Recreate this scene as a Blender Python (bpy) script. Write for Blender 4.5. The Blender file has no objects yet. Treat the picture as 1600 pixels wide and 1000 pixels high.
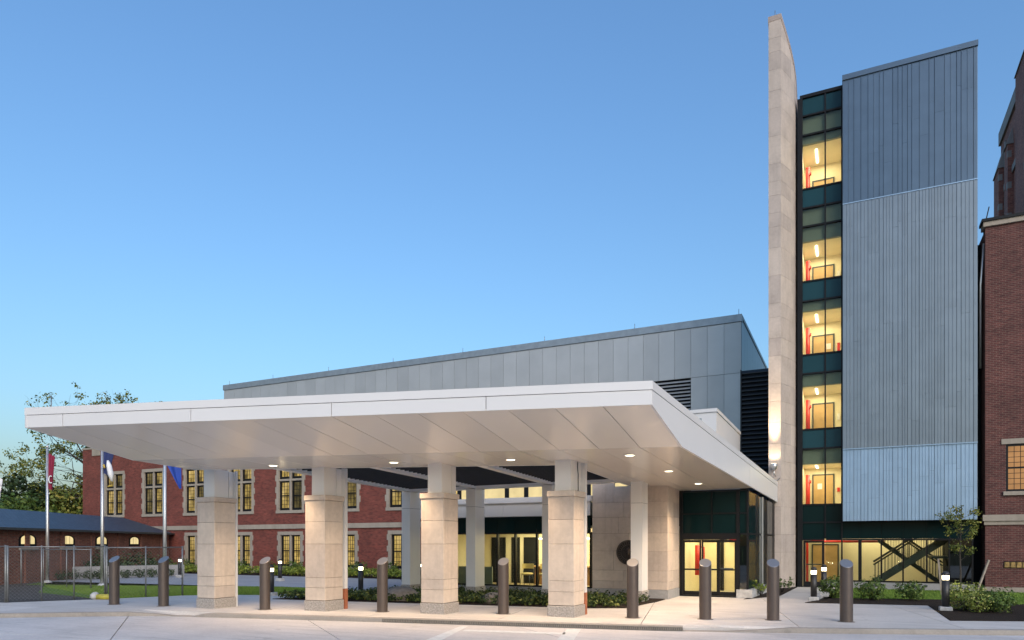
import bpy, bmesh, math, random
from mathutils import Vector, Matrix

random.seed(7)
R = math.radians
scene = bpy.context.scene

# ------------------------------------------------------------------ camera
YAW = 25.9                      # the building grid is the world grid; the camera looks across it
EYE = 2.0
FOC = 1092.0                    # focal length in units of 1/1600 of the picture width
cam_d = bpy.data.cameras.new('Camera')
cam = bpy.data.objects.new('Camera', cam_d)
scene.collection.objects.link(cam)
cam.location = (0, 0, EYE)
cam.rotation_euler = (R(90), 0, R(YAW))
cam_d.sensor_width = 36
cam_d.lens = FOC / 1600 * 36
cam_d.shift_y = 350 / 1600
cam_d.clip_end = 5000
scene.camera = cam

# ------------------------------------------------------------------ sky, sun, exposure
SUN_EL, SUN_AZ = 28.0, 136.0   # azimuth of the sun, clockwise from +Y: low, behind the camera
world = bpy.data.worlds.new('World')
scene.world = world
world.use_nodes = True
wn = world.node_tree.nodes
wl = world.node_tree.links
bg = wn['Background']
sky = wn.new('ShaderNodeTexSky')
sky.sky_type = 'NISHITA'
sky.sun_disc = False
sky.sun_elevation = R(SUN_EL)
sky.sun_rotation = R(SUN_AZ)
sky.air_density = 1.8
sky.dust_density = 3.2
sky.ozone_density = 9.5
wl.new(sky.outputs[0], bg.inputs[0])
bg.inputs[1].default_value = 0.091
sun_d = bpy.data.lights.new('Sun', 'SUN')
sun_d.energy = 0.62
sun_d.angle = R(40)
sun_d.color = (1.0, 0.82, 0.68)
sun = bpy.data.objects.new('Sun', sun_d)
scene.collection.objects.link(sun)
_az, _el = R(SUN_AZ), R(SUN_EL)
_dir = Vector((math.sin(_az) * math.cos(_el), math.cos(_az) * math.cos(_el), math.sin(_el)))
sun.rotation_euler = _dir.to_track_quat('Z', 'Y').to_euler()
vs = scene.view_settings
vs.view_transform = 'Standard'
vs.look = 'None'
vs.exposure = 1.3
vs.gamma = 1.0
vs.use_curve_mapping = False
try:
    scene.cycles.use_denoising = True
    scene.cycles.max_bounces = 8
    scene.cycles.transparent_max_bounces = 16
    scene.cycles.sample_clamp_indirect = 4.0
except Exception:
    pass

# ------------------------------------------------------------------ survey helpers
FW = Vector((-math.sin(R(YAW)), math.cos(R(YAW))))
RT = Vector((math.cos(R(YAW)), math.sin(R(YAW))))

def W(X, D):
    """plan point X metres right of and D metres ahead of the survey station"""
    p = RT * X + FW * D
    return (p.x, p.y)

def G(px, py, z=0.0):
    """ground point read off the photograph at height z"""
    D = (EYE - z) * FOC / (py - 850.0)
    return W((px - 800.0) / FOC * D, D)

def PD(px, D):
    return W((px - 800.0) / FOC * D, D)

LK = 0.42                       # lamp scale for this exposure
EK = 0.45                       # glowing surfaces likewise
# ------------------------------------------------------------------ mesh helpers
col = scene.collection

def wloc(o):
    v = Vector((0, 0, 0))
    while o is not None:
        v += o.location
        o = o.parent
    return v

def tag(o, label=None, cat=None, group=None, kind=None):
    if label: o['label'] = label
    if cat: o['category'] = cat
    if group: o['group'] = group
    if kind: o['kind'] = kind
    return o

def empty(name, loc, label=None, cat=None, group=None):
    o = bpy.data.objects.new(name, None)
    o.empty_display_size = 0.3
    col.objects.link(o)
    o.location = loc
    return tag(o, label, cat, group)

class MB:
    def __init__(s):
        s.v = []; s.f = []; s.sm = []
    def add(s, vs_, fs, smooth=False):
        n = len(s.v)
        s.v += [tuple(p) for p in vs_]
        for f in fs:
            s.f.append(tuple(i + n for i in f)); s.sm.append(smooth)
        return s
    def box(s, x0, x1, y0, y1, z0, z1):
        return s.add([(x0, y0, z0), (x1, y0, z0), (x1, y1, z0), (x0, y1, z0), (x0, y0, z1), (x1, y0, z1), (x1, y1, z1), (x0, y1, z1)],
                     [(0, 3, 2, 1), (4, 5, 6, 7), (0, 1, 5, 4), (1, 2, 6, 5), (2, 3, 7, 6), (3, 0, 4, 7)])
    def hexa(s, b, t):
        """eight corners: bottom loop b and top loop t, both anticlockwise from above"""
        n = len(b)
        fs = [tuple(reversed(range(n))), tuple(range(n, 2 * n))]
        for i in range(n):
            j = (i + 1) % n
            fs.append((i, j, n + j, n + i))
        return s.add(list(b) + list(t), fs)
    def prism(s, poly, z0, z1):
        a = sum(poly[i][0] * poly[(i + 1) % len(poly)][1] - poly[(i + 1) % len(poly)][0] * poly[i][1] for i in range(len(poly)))
        if a < 0: poly = list(reversed(poly))
        return s.hexa([(p[0], p[1], z0) for p in poly], [(p[0], p[1], z1) for p in poly])
    def bar(s, a, b, w, h):
        """rectangular bar from a to b, w wide (horizontal) and h high"""
        a, b = Vector(a), Vector(b)
        d = (b - a).normalized()
        up = Vector((0, 0, 1))
        if abs(d.z) > 0.95: up = Vector((0, 1, 0))
        sd = d.cross(up).normalized()
        u = sd.cross(d).normalized()
        P = []
        for c in (a, b):
            for sx, sz in ((-1, -1), (1, -1), (1, 1), (-1, 1)):
                P.append(c + sd * sx * w / 2 + u * sz * h / 2)
        return s.add(P, [(0, 1, 2, 3), (7, 6, 5, 4), (0, 4, 5, 1), (1, 5, 6, 2), (2, 6, 7, 3), (3, 7, 4, 0)])
    def tube(s, pts, rs, n=8, cap=True):
        pts = [Vector(p) for p in pts]
        if not hasattr(rs, '__len__'): rs = [rs] * len(pts)
        V = []; F = []
        ref = None
        for i, p in enumerate(pts):
            d = (pts[min(i + 1, len(pts) - 1)] - pts[max(i - 1, 0)])
            if d.length < 1e-9: d = Vector((0, 0, 1))
            d.normalize()
            if ref is None:
                ref = d.orthogonal().normalized()
            x = ref - d * ref.dot(d)
            x = x.normalized() if x.length > 1e-6 else d.orthogonal().normalized()
            ref = x
            y = d.cross(x)
            for k in range(n):
                a = 2 * math.pi * k / n
                V.append(p + (x * math.cos(a) + y * math.sin(a)) * rs[i])
        for i in range(len(pts) - 1):
            for k in range(n):
                k2 = (k + 1) % n
                F.append((i * n + k, i * n + k2, (i + 1) * n + k2, (i + 1) * n + k))
        s.add(V, F, True)
        if cap and n > 3:
            m = len(s.v) - len(V)
            s.f.append(tuple(m + k for k in reversed(range(n)))); s.sm.append(False)
            s.f.append(tuple(m + (len(pts) - 1) * n + k for k in range(n))); s.sm.append(False)
        return s
    def lathe(s, c, prof, n=16):
        V = []; F = []
        for r, z in prof:
            for k in range(n):
                a = 2 * math.pi * k / n
                V.append((c[0] + r * math.cos(a), c[1] + r * math.sin(a), c[2] + z))
        for i in range(len(prof) - 1):
            for k in range(n):
                k2 = (k + 1) % n
                F.append((i * n + k, i * n + k2, (i + 1) * n + k2, (i + 1) * n + k))
        s.add(V, F, True)
        m = len(s.v) - len(V)
        s.f.append(tuple(m + k for k in reversed(range(n)))); s.sm.append(False)
        s.f.append(tuple(m + (len(prof) - 1) * n + k for k in range(n))); s.sm.append(False)
        return s
    def build(s, name, mat, parent=None, bevel=0.0):
        if parent is not None:
            off = wloc(parent)
        else:
            xs = [p[0] for p in s.v]; ys = [p[1] for p in s.v]; zs = [p[2] for p in s.v]
            off = Vector(((min(xs) + max(xs)) / 2, (min(ys) + max(ys)) / 2, min(zs)))
        me = bpy.data.meshes.new(name)
        me.from_pydata([(p[0] - off.x, p[1] - off.y, p[2] - off.z) for p in s.v], [], s.f)
        me.polygons.foreach_set('use_smooth', s.sm)
        me.materials.append(mat)
        me.update()
        if bevel > 0:
            bm = bmesh.new(); bm.from_mesh(me)
            bmesh.ops.bevel(bm, geom=bm.edges[:], offset=bevel, segments=1, affect='EDGES', profile=0.5)
            bm.to_mesh(me); bm.free()
        o = bpy.data.objects.new(name, me)
        col.objects.link(o)
        if parent is not None:
            o.parent = parent
        else:
            o.location = off
        return o

def box(name, mat, x0, x1, y0, y1, z0, z1, parent=None, bevel=0.0):
    return MB().box(x0, x1, y0, y1, z0, z1).build(name, mat, parent, bevel)

def copy_tree(o, parent=None):
    c = o.copy(); col.objects.link(c); c.parent = parent
    for ch in list(o.children):
        copy_tree(ch, c)
    return c

def lamp(name, kind, loc, energy, color=(1, 0.8, 0.5), parent=None, **kw):
    d = bpy.data.lights.new(name, kind)
    d.energy = energy * LK
    d.color = color
    for k, v in kw.items():
        if k not in ('rot',): setattr(d, k, v)
    o = bpy.data.objects.new(name, d)
    col.objects.link(o)
    if parent is not None:
        o.parent = parent
        o.location = Vector(loc) - wloc(parent)
    else:
        o.location = loc
    if 'rot' in kw: o.rotation_euler = kw['rot']
    return o

# ------------------------------------------------------------------ materials
def new_mat(name):
    m = bpy.data.materials.new(name)
    m.use_nodes = True
    nt = m.node_tree
    b = nt.nodes['Principled BSDF']
    return m, nt, b

def coords(nt, scale=1.0, kind='Object'):
    tc = nt.nodes.new('ShaderNodeTexCoord')
    if scale == 1.0: return tc.outputs[kind]
    mp = nt.nodes.new('ShaderNodeMapping')
    mp.inputs['Scale'].default_value = scale if hasattr(scale, '__len__') else (scale,) * 3
    nt.links.new(tc.outputs[kind], mp.inputs[0])
    return mp.outputs[0]

def noise(nt, vec, scale, detail=4, rough=0.55):
    n = nt.nodes.new('ShaderNodeTexNoise')
    n.inputs['Scale'].default_value = scale
    n.inputs['Detail'].default_value = detail
    n.inputs['Roughness'].default_value = rough
    if vec is not None: nt.links.new(vec, n.inputs['Vector'])
    return n.outputs['Fac']

def ramp(nt, fac, stops):
    r = nt.nodes.new('ShaderNodeValToRGB')
    e = r.color_ramp.elements
    while len(e) > 1: e.remove(e[-1])
    e[0].position = stops[0][0]; e[0].color = (*stops[0][1], 1)
    for p, c in stops[1:]:
        x = e.new(p); x.color = (*c, 1)
    nt.links.new(fac, r.inputs[0])
    return r.outputs[0]

def mix(nt, fac, a, b, mode='MIX'):
    m = nt.nodes.new('ShaderNodeMix')
    m.data_type = 'RGBA'; m.blend_type = mode
    for sock, v in ((m.inputs[0], fac), (m.inputs[6], a), (m.inputs[7], b)):
        if hasattr(v, 'is_linked'): nt.links.new(v, sock)
        elif hasattr(v, '__len__'): sock.default_value = (*v, 1)
        else: sock.default_value = v
    return m.outputs[2]

def bump(nt, b, h, strength=0.3, dist=0.01):
    n = nt.nodes.new('ShaderNodeBump')
    n.inputs['Strength'].default_value = strength
    n.inputs['Distance'].default_value = dist
    nt.links.new(h, n.inputs['Height'])
    nt.links.new(n.outputs[0], b.inputs['Normal'])

def obj_random(nt):
    return nt.nodes.new('ShaderNodeObjectInfo').outputs['Random']

def plain(name, c, rough=0.5, metal=0.0, var=0.12, scale=3.0, bmp=0.0, bscale=60, rnd=0.0, coat=0.0, spec=0.5):
    """base colour with soft mottling, optional per-piece tone and fine relief"""
    m, nt, b = new_mat(name)
    v = coords(nt)
    f = noise(nt, v, scale)
    lo = tuple(x * (1 - var) for x in c); hi = tuple(min(1, x * (1 + var)) for x in c)
    cc = ramp(nt, f, [(0.3, lo), (0.7, hi)])
    if rnd > 0:
        rr = ramp(nt, obj_random(nt), [(0, (1 - rnd,) * 3), (1, (1 + rnd * 0.6,) * 3)])
        cc = mix(nt, 1.0, cc, rr, 'MULTIPLY')
    nt.links.new(cc, b.inputs['Base Color'])
    b.inputs['Roughness'].default_value = rough
    b.inputs['Metallic'].default_value = metal
    b.inputs['Specular IOR Level'].default_value = spec
    if coat: b.inputs['Coat Weight'].default_value = coat; b.inputs['Coat Roughness'].default_value = 0.12
    if bmp: bump(nt, b, noise(nt, v, bscale, 3), bmp)
    return m

M = {}

def limestone(name, base, rnd=0.12):
    m, nt, b = new_mat(name)
    v = coords(nt)
    f1 = noise(nt, v, 1.3, 6, 0.62)
    f2 = noise(nt, v, 9.0, 4)
    c = ramp(nt, f1, [(0.28, tuple(x * 0.80 for x in base)), (0.5, base), (0.75, tuple(min(1, x * 1.13) for x in base))])
    c = mix(nt, 0.25, c, ramp(nt, f2, [(0.35, tuple(x * 0.75 for x in base)), (0.65, tuple(x * 1.1 for x in base))]))
    st = noise(nt, coords(nt, (5, 5, 0.5)), 1.0, 5)                      # weather streaks that run down
    c = mix(nt, ramp(nt, st, [(0.52, (0, 0, 0)), (0.75, (0.4,) * 3)]), c, tuple(x * 0.62 for x in base))
    rr = ramp(nt, obj_random(nt), [(0, (1 - rnd, 1 - rnd, 1 - rnd * 0.8)), (1, (1 + rnd * 0.5,) * 3)])
    c = mix(nt, 1.0, c, rr, 'MULTIPLY')
    nt.links.new(c, b.inputs['Base Color'])
    b.inputs['Roughness'].default_value = 0.82
    bump(nt, b, noise(nt, v, 45, 4), 0.25, 0.006)
    return m

M['stone'] = limestone('limestone', (0.55, 0.46, 0.375))
M['stone_wall'] = limestone('limestone_wall', (0.53, 0.435, 0.35), 0.2)
M['fin_stone'] = limestone('limestone_fin', (0.50, 0.42, 0.355), 0.14)
M['stone_dark'] = limestone('limestone_dark', (0.36, 0.29, 0.25), 0.1)  # limestone with a darker base colour
M['stone_trim'] = limestone('limestone_trim', (0.335, 0.285, 0.225), 0.06)
M['granite'] = plain('granite_base', (0.33, 0.30, 0.27), 0.75, var=0.35, scale=25, bmp=0.4, bscale=50)
M['joint'] = plain('joint_filler', (0.05, 0.045, 0.04), 0.9)
M['mortar'] = plain('mortar', (0.16, 0.14, 0.12), 0.9)
M['white_panel'] = plain('white_panel', (0.64, 0.62, 0.60), 0.38, var=0.02, scale=0.6, rnd=0.03)
M['soffit'] = plain('soffit_panel', (0.72, 0.655, 0.565), 0.22, var=0.02, scale=0.7, rnd=0.06, coat=0.35)
M['column_white'] = plain('column_cladding', (0.72, 0.69, 0.65), 0.35, var=0.03, scale=1.0)
M['grey_panel'] = plain('grey_metal_panel', (0.45, 0.45, 0.44), 0.4, metal=0.35, var=0.05, scale=0.8, rnd=0.07)
M['coping'] = plain('grey_coping', (0.30, 0.33, 0.35), 0.4, metal=0.5)
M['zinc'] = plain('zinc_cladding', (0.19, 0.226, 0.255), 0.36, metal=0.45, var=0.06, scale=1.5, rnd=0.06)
M['zinc_dark'] = plain('zinc_dark_reflection', (0.092, 0.133, 0.178), 0.34, metal=0.45, var=0.06, scale=1.5, rnd=0.05)  # same zinc, the top tier's dim reflection put into the colour
M['zinc_pale'] = plain('zinc_pale_reflection', (0.275, 0.38, 0.49), 0.36, metal=0.4, var=0.06, scale=1.5, rnd=0.05)  # same zinc, the bottom tier's bright bluish reflection put into the colour
M['black'] = plain('black_aluminium', (0.008, 0.008, 0.009), 0.45, var=0.2, spec=0.2)
M['louvre'] = plain('black_louvre', (0.02, 0.02, 0.022), 0.5)
M['dark_slat'] = plain('dark_slat', (0.02, 0.017, 0.015), 0.6)
M['core'] = plain('dark_core', (0.012, 0.013, 0.015), 0.85, spec=0.15)
M['cream'] = plain('cream_wall', (0.74, 0.66, 0.47), 0.8, var=0.04)
M['ceiling'] = plain('room_ceiling', (0.76, 0.70, 0.54), 0.8, var=0.03)
M['bulkhead'] = plain('grey_bulkhead', (0.16, 0.19, 0.17), 0.7, var=0.05)
M['tan_door'] = plain('oak_door', (0.50, 0.32, 0.13), 0.5, var=0.1, scale=4)
M['red'] = plain('red_paint', (0.55, 0.02, 0.015), 0.35, var=0.05)
M['bollard'] = plain('bronze_bollard', (0.098, 0.076, 0.065), 0.36, metal=0.35, var=0.08, scale=5, rnd=0.05)
M['bollard_cap'] = plain('bollard_cap', (0.30, 0.29, 0.29), 0.30, metal=0.6, var=0.05)
M['light_post'] = plain('dark_light_post', (0.025, 0.023, 0.022), 0.45, var=0.1)
M['concrete_foot'] = plain('concrete_footing', (0.42, 0.41, 0.39), 0.9, var=0.2, scale=8, bmp=0.4)
M['alu'] = plain('brushed_aluminium', (0.62, 0.60, 0.57), 0.32, metal=0.8, var=0.05)
M['galv'] = plain('galvanised_steel', (0.23, 0.23, 0.22), 0.45, metal=0.6, var=0.15, scale=12)
M['terracotta'] = plain('terracotta_pipe', (0.33, 0.11, 0.05), 0.6, var=0.2, scale=10)
M['steel_dark'] = plain('painted_steel', (0.035, 0.045, 0.047), 0.5, var=0.15)
M['wood'] = plain('stake_wood', (0.30, 0.25, 0.20), 0.8, var=0.25, scale=10)
M['yellow'] = plain('yellow_tube', (0.42, 0.36, 0.05), 0.6, var=0.25, scale=8)
M['bronze_seal'] = plain('bronze_seal', (0.03, 0.022, 0.017), 0.4, metal=0.5, var=0.3, scale=9)
M['bronze_raised'] = plain('bronze_relief', (0.075, 0.055, 0.042), 0.45, metal=0.5, var=0.3, scale=9)  # lighter bronze for the raised parts of the seal
M['bark'] = plain('bark', (0.055, 0.045, 0.035), 0.9, var=0.3, scale=12, bmp=0.5, bscale=25)
M['white_mark'] = plain('white_fabric', (0.75, 0.73, 0.72), 0.8, var=0.05)
M['flag_red'] = plain('red_flag', (0.22, 0.010, 0.04), 0.75, var=0.15, scale=2)
M['flag_navy'] = plain('navy_flag', (0.018, 0.03, 0.11), 0.75, var=0.2, scale=2)
M['flag_blue'] = plain('blue_flag', (0.012, 0.05, 0.30), 0.75, var=0.15, scale=2)
M['gold'] = plain('gold_fabric', (0.5, 0.34, 0.06), 0.8)
M['chair'] = plain('chair_shell', (0.52, 0.42, 0.18), 0.5)
M['paint'] = plain('road_paint', (0.62, 0.62, 0.60), 0.75, var=0.12, scale=6, bmp=0.2)
M['ochre'] = plain('ochre_tile', (0.30, 0.19, 0.06), 0.8, var=0.4, scale=9)
M['boulder'] = plain('boulder_stone', (0.20, 0.17, 0.14), 0.9, var=0.3, scale=4, bmp=0.6, bscale=12)

def concrete(name, base, joint_dark=0.0):
    m, nt, b = new_mat(name)
    v = coords(nt, 1.0)
    geo = nt.nodes.new('ShaderNodeNewGeometry').outputs['Position']
    f1 = noise(nt, geo, 0.45, 6, 0.6)
    f2 = noise(nt, geo, 14, 5, 0.7)
    c = ramp(nt, f1, [(0.3, tuple(x * 0.76 for x in base)), (0.55, base), (0.75, tuple(x * 1.1 for x in base))])
    c = mix(nt, 0.38, c, ramp(nt, f2, [(0.3, tuple(x * 0.72 for x in base)), (0.7, tuple(x * 1.18 for x in base))]))
    mp = nt.nodes.new('ShaderNodeMapping'); mp.inputs['Rotation'].default_value = (0, 0, R(-12)); mp.inputs['Scale'].default_value = (0.3, 2.6, 1)
    nt.links.new(geo, mp.inputs[0])
    f3 = noise(nt, mp.outputs[0], 1.2, 7, 0.66)
    c = mix(nt, ramp(nt, f3, [(0.50, (0, 0, 0)), (0.70, (0.55,) * 3)]), c, tuple(x * 0.62 for x in base))
    f4 = noise(nt, geo, 2.1, 3, 0.5)                                    # small drips and spots
    c = mix(nt, ramp(nt, f4, [(0.66, (0, 0, 0)), (0.72, (0.45,) * 3)]), c, tuple(x * 0.55 for x in base))
    rr = ramp(nt, obj_random(nt), [(0, (0.90,) * 3), (1, (1.05,) * 3)])
    c = mix(nt, 1.0, c, rr, 'MULTIPLY')
    nt.links.new(c, b.inputs['Base Color'])
    b.inputs['Roughness'].default_value = 0.85
    bump(nt, b, noise(nt, geo, 90, 4), 0.2, 0.004)
    return m

M['walk'] = concrete('sidewalk_concrete', (0.57, 0.53, 0.49))
M['road'] = concrete('road_concrete', (0.56, 0.525, 0.505))
M['kerb'] = concrete('kerb_concrete', (0.30, 0.265, 0.225))
M['drive'] = concrete('drive_concrete', (0.34, 0.35, 0.37))
M['wall_concrete'] = concrete('wall_concrete', (0.34, 0.33, 0.32))

def brick(name, c1, c2, mortar, bw=0.215, rh=0.075):
    m, nt, b = new_mat(name)
    tc = nt.nodes.new('ShaderNodeTexCoord')
    sp = nt.nodes.new('ShaderNodeSeparateXYZ'); nt.links.new(tc.outputs['Object'], sp.inputs[0])
    ad = nt.nodes.new('ShaderNodeMath'); ad.operation = 'ADD'
    nt.links.new(sp.outputs[0], ad.inputs[0]); nt.links.new(sp.outputs[1], ad.inputs[1])
    cb = nt.nodes.new('ShaderNodeCombineXYZ')
    nt.links.new(ad.outputs[0], cb.inputs[0]); nt.links.new(sp.outputs[2], cb.inputs[1])
    t = nt.nodes.new('ShaderNodeTexBrick')
    t.inputs['Scale'].default_value = 1.0
    t.inputs['Brick Width'].default_value = bw
    t.inputs['Row Height'].default_value = rh
    t.inputs['Mortar Size'].default_value = 0.009
    t.inputs['Mortar Smooth'].default_value = 0.1
    t.inputs['Color1'].default_value = (*c1, 1); t.inputs['Color2'].default_value = (*c2, 1); t.inputs['Mortar'].default_value = (*mortar, 1)
    nt.links.new(cb.outputs[0], t.inputs['Vector'])
    f = noise(nt, tc.outputs['Object'], 0.8, 5)
    f2 = noise(nt, coords(nt, (4.6, 4.6, 13.3)), 1.0, 1)
    c = mix(nt, 1.0, t.outputs['Color'], ramp(nt, f, [(0.3, (0.8,) * 3), (0.7, (1.15,) * 3)]), 'MULTIPLY')
    c = mix(nt, 1.0, c, ramp(nt, f2, [(0.3, (0.72,) * 3), (0.5, (1.0,) * 3), (0.75, (1.3, 1.25, 1.2))]), 'MULTIPLY')
    nt.links.new(c, b.inputs['Base Color'])
    b.inputs['Roughness'].default_value = 0.88
    n = nt.nodes.new('ShaderNodeBump'); n.inputs['Strength'].default_value = 0.5; n.inputs['Distance'].default_value = 0.01; n.invert = True
    nt.links.new(t.outputs['Fac'], n.inputs['Height']); nt.links.new(n.outputs[0], b.inputs['Normal'])
    return m

M['brick_hall'] = brick('red_brick', (0.20, 0.041, 0.028), (0.135, 0.027, 0.019), (0.18, 0.09, 0.065))
M['brick_low'] = brick('orange_brick', (0.23, 0.075, 0.045), (0.16, 0.05, 0.032), (0.20, 0.13, 0.09))
M['brick_tower'] = brick('tower_brick', (0.36, 0.11, 0.075), (0.27, 0.08, 0.055), (0.32, 0.19, 0.14))
M['brick_dark'] = brick('dark_red_brick', (0.115, 0.036, 0.030), (0.082, 0.024, 0.021), (0.15, 0.10, 0.08))

def slate():
    m, nt, b = new_mat('slate_roof')
    tc = nt.nodes.new('ShaderNodeTexCoord')
    t = nt.nodes.new('ShaderNodeTexBrick')
    t.inputs['Scale'].default_value = 1.0
    t.inputs['Brick Width'].default_value = 0.32; t.inputs['Row Height'].default_value = 0.17; t.inputs['Mortar Size'].default_value = 0.012
    t.inputs['Color1'].default_value = (0.05, 0.075, 0.11, 1); t.inputs['Color2'].default_value = (0.03, 0.05, 0.078, 1); t.inputs['Mortar'].default_value = (0.012, 0.017, 0.025, 1)
    nt.links.new(tc.outputs['UV'], t.inputs['Vector'])
    nt.links.new(t.outputs['Color'], b.inputs['Base Color'])
    b.inputs['Roughness'].default_value = 0.5
    n = nt.nodes.new('ShaderNodeBump'); n.inputs['Strength'].default_value = 0.6; n.inputs['Distance'].default_value = 0.02; n.invert = True
    nt.links.new(t.outputs['Fac'], n.inputs['Height']); nt.links.new(n.outputs[0], b.inputs['Normal'])
    return m
M['slate'] = slate()

def glass(name, tint, refl=0.09, tr=1.0):
    """window glass: clear view through with a sky reflection that grows at grazing angles"""
    m, nt, b = new_mat(name)
    nt.nodes.remove(b)
    out = nt.nodes['Material Output']
    tr_ = nt.nodes.new('ShaderNodeBsdfTransparent'); tr_.inputs[0].default_value = (*tint, 1)
    gl = nt.nodes.new('ShaderNodeBsdfGlossy'); gl.inputs['Roughness'].default_value = 0.02; gl.inputs[0].default_value = (0.9, 0.95, 0.95, 1)
    lw = nt.nodes.new('ShaderNodeFresnel'); lw.inputs[0].default_value = 1.45
    ma = nt.nodes.new('ShaderNodeMath'); ma.operation = 'MULTIPLY_ADD'; ma.inputs[1].default_value = tr; ma.inputs[2].default_value = refl
    nt.links.new(lw.outputs[0], ma.inputs[0])
    mx = nt.nodes.new('ShaderNodeMixShader')
    nt.links.new(ma.outputs[0], mx.inputs[0]); nt.links.new(tr_.outputs[0], mx.inputs[1]); nt.links.new(gl.outputs[0], mx.inputs[2])
    nt.links.new(mx.outputs[0], out.inputs[0])
    return m
M['glass'] = glass('clear_glass', (0.90, 0.92, 0.84), 0.0, 0.35)
M['glass_dark'] = glass('tinted_glass', (0.10, 0.15, 0.13), 0.05)
M['spandrel'] = plain('teal_spandrel_glass', (0.014, 0.050, 0.062), 0.16, var=0.03, rnd=0.08, spec=0.14)
M['spandrel_dark'] = plain('dark_spandrel_glass', (0.004, 0.016, 0.017), 0.12, var=0.03, rnd=0.08, spec=0.12)

def emit(name, c, strength, var=0.0, scale=1.5):
    m, nt, b = new_mat(name)
    nt.nodes.remove(b)
    e = nt.nodes.new('ShaderNodeEmission')
    e.inputs[1].default_value = strength * EK
    if var:
        f = noise(nt, coords(nt), scale, 3)
        nt.links.new(ramp(nt, f, [(0.3, tuple(x * (1 - var) for x in c)), (0.7, c)]), e.inputs[0])
    else:
        e.inputs[0].default_value = (*c, 1)
    nt.links.new(e.outputs[0], nt.nodes['Material Output'].inputs[0])
    return m
def lit_glass(name, c, strength):
    """a lit shade behind a pane: uneven glow, different in every window, with a sky reflection"""
    m, nt, b = new_mat(name)
    nt.nodes.remove(b)
    e = nt.nodes.new('ShaderNodeEmission')
    r = obj_random(nt)
    tc = coords(nt, (1.3, 1.3, 0.8))
    f = noise(nt, tc, 1.4, 4, 0.6)
    cc = ramp(nt, f, [(0.32, tuple(x * 0.22 for x in c)), (0.48, tuple(x * 0.8 for x in c)), (0.7, (c[0] * 1.25, c[1] * 1.3, c[2] * 1.8))])
    cc = mix(nt, 1.0, cc, ramp(nt, r, [(0.0, (0.18, 0.2, 0.26)), (0.3, (0.75, 0.75, 0.75)), (1.0, (1.15, 1.12, 1.05))]), 'MULTIPLY')
    nt.links.new(cc, e.inputs[0]); e.inputs[1].default_value = strength * EK
    gl = nt.nodes.new('ShaderNodeBsdfGlossy'); gl.inputs['Roughness'].default_value = 0.03
    fr = nt.nodes.new('ShaderNodeFresnel'); fr.inputs[0].default_value = 1.5
    mx = nt.nodes.new('ShaderNodeMixShader')
    nt.links.new(fr.outputs[0], mx.inputs[0]); nt.links.new(e.outputs[0], mx.inputs[1]); nt.links.new(gl.outputs[0], mx.inputs[2])
    nt.links.new(mx.outputs[0], nt.nodes['Material Output'].inputs[0])
    return m
M['lit_pane'] = lit_glass('lit_window_shade', (0.80, 0.56, 0.16), 0.72)
M['lit_pane_pale'] = emit('lit_window_pale', (1.0, 0.80, 0.40), 0.9, 0.25, 1.5)
M['lit_pane_orange'] = emit('lit_window_orange', (0.80, 0.42, 0.18), 0.6, 0.25, 2.0)
M['lamp'] = emit('lamp_lens', (1.0, 0.86, 0.62), 6.0)
M['strip'] = emit('strip_light', (1.0, 0.93, 0.75), 7.0)

def leaf(name, stops, rough=0.6, trans=0.25):
    m, nt, b = new_mat(name)
    g = nt.nodes.new('ShaderNodeNewGeometry')
    c = ramp(nt, g.outputs['Random Per Island'], stops)
    nt.links.new(c, b.inputs['Base Color'])
    b.inputs['Roughness'].default_value = rough
    b.inputs['Specular IOR Level'].default_value = 0.25
    return m
M['leaf_green'] = leaf('leaf_green', [(0, (0.03, 0.06, 0.012)), (0.6, (0.075, 0.125, 0.025)), (1, (0.15, 0.19, 0.04))])
M['leaf_dark'] = leaf('leaf_dark', [(0, (0.018, 0.036, 0.012)), (0.7, (0.036, 0.062, 0.02)), (1, (0.07, 0.085, 0.028))])
M['leaf_yellow'] = leaf('leaf_yellow_green', [(0, (0.07, 0.11, 0.015)), (0.6, (0.17, 0.22, 0.03)), (1, (0.30, 0.32, 0.05))])
M['leaf_variegated'] = leaf('leaf_variegated', [(0, (0.07, 0.11, 0.02)), (0.55, (0.19, 0.23, 0.04)), (0.85, (0.32, 0.33, 0.08)), (1, (0.5, 0.48, 0.2))])
M['leaf_autumn'] = leaf('leaf_autumn', [(0, (0.05, 0.08, 0.015)), (0.6, (0.14, 0.165, 0.03)), (1, (0.28, 0.24, 0.05))])
M['leaf_red'] = leaf('leaf_red', [(0, (0.02, 0.012, 0.01)), (1, (0.06, 0.025, 0.018))])
M['grass_blade'] = leaf('grass_blade', [(0, (0.08, 0.15, 0.02)), (1, (0.19, 0.28, 0.045))])

def ground_mat(name, a, b_, sc, sc2=60, bmp=0.6):
    m, nt, b = new_mat(name)
    geo = nt.nodes.new('ShaderNodeNewGeometry').outputs['Position']
    c = ramp(nt, noise(nt, geo, sc, 6, 0.65), [(0.3, a), (0.7, b_)])
    f = noise(nt, geo, sc2, 4, 0.7)
    c = mix(nt, 1.0, c, ramp(nt, f, [(0.3, (0.6,) * 3), (0.7, (1.35,) * 3)]), 'MULTIPLY')
    nt.links.new(c, b.inputs['Base Color'])
    b.inputs['Roughness'].default_value = 0.95
    b.inputs['Specular IOR Level'].default_value = 0.2
    bump(nt, b, f, bmp, 0.03)
    return m
M['lawn'] = ground_mat('lawn', (0.08, 0.14, 0.022), (0.14, 0.21, 0.035), 1.2)
M['earth'] = ground_mat('terrain', (0.05, 0.06, 0.025), (0.08, 0.085, 0.04), 0.1, 4)
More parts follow.
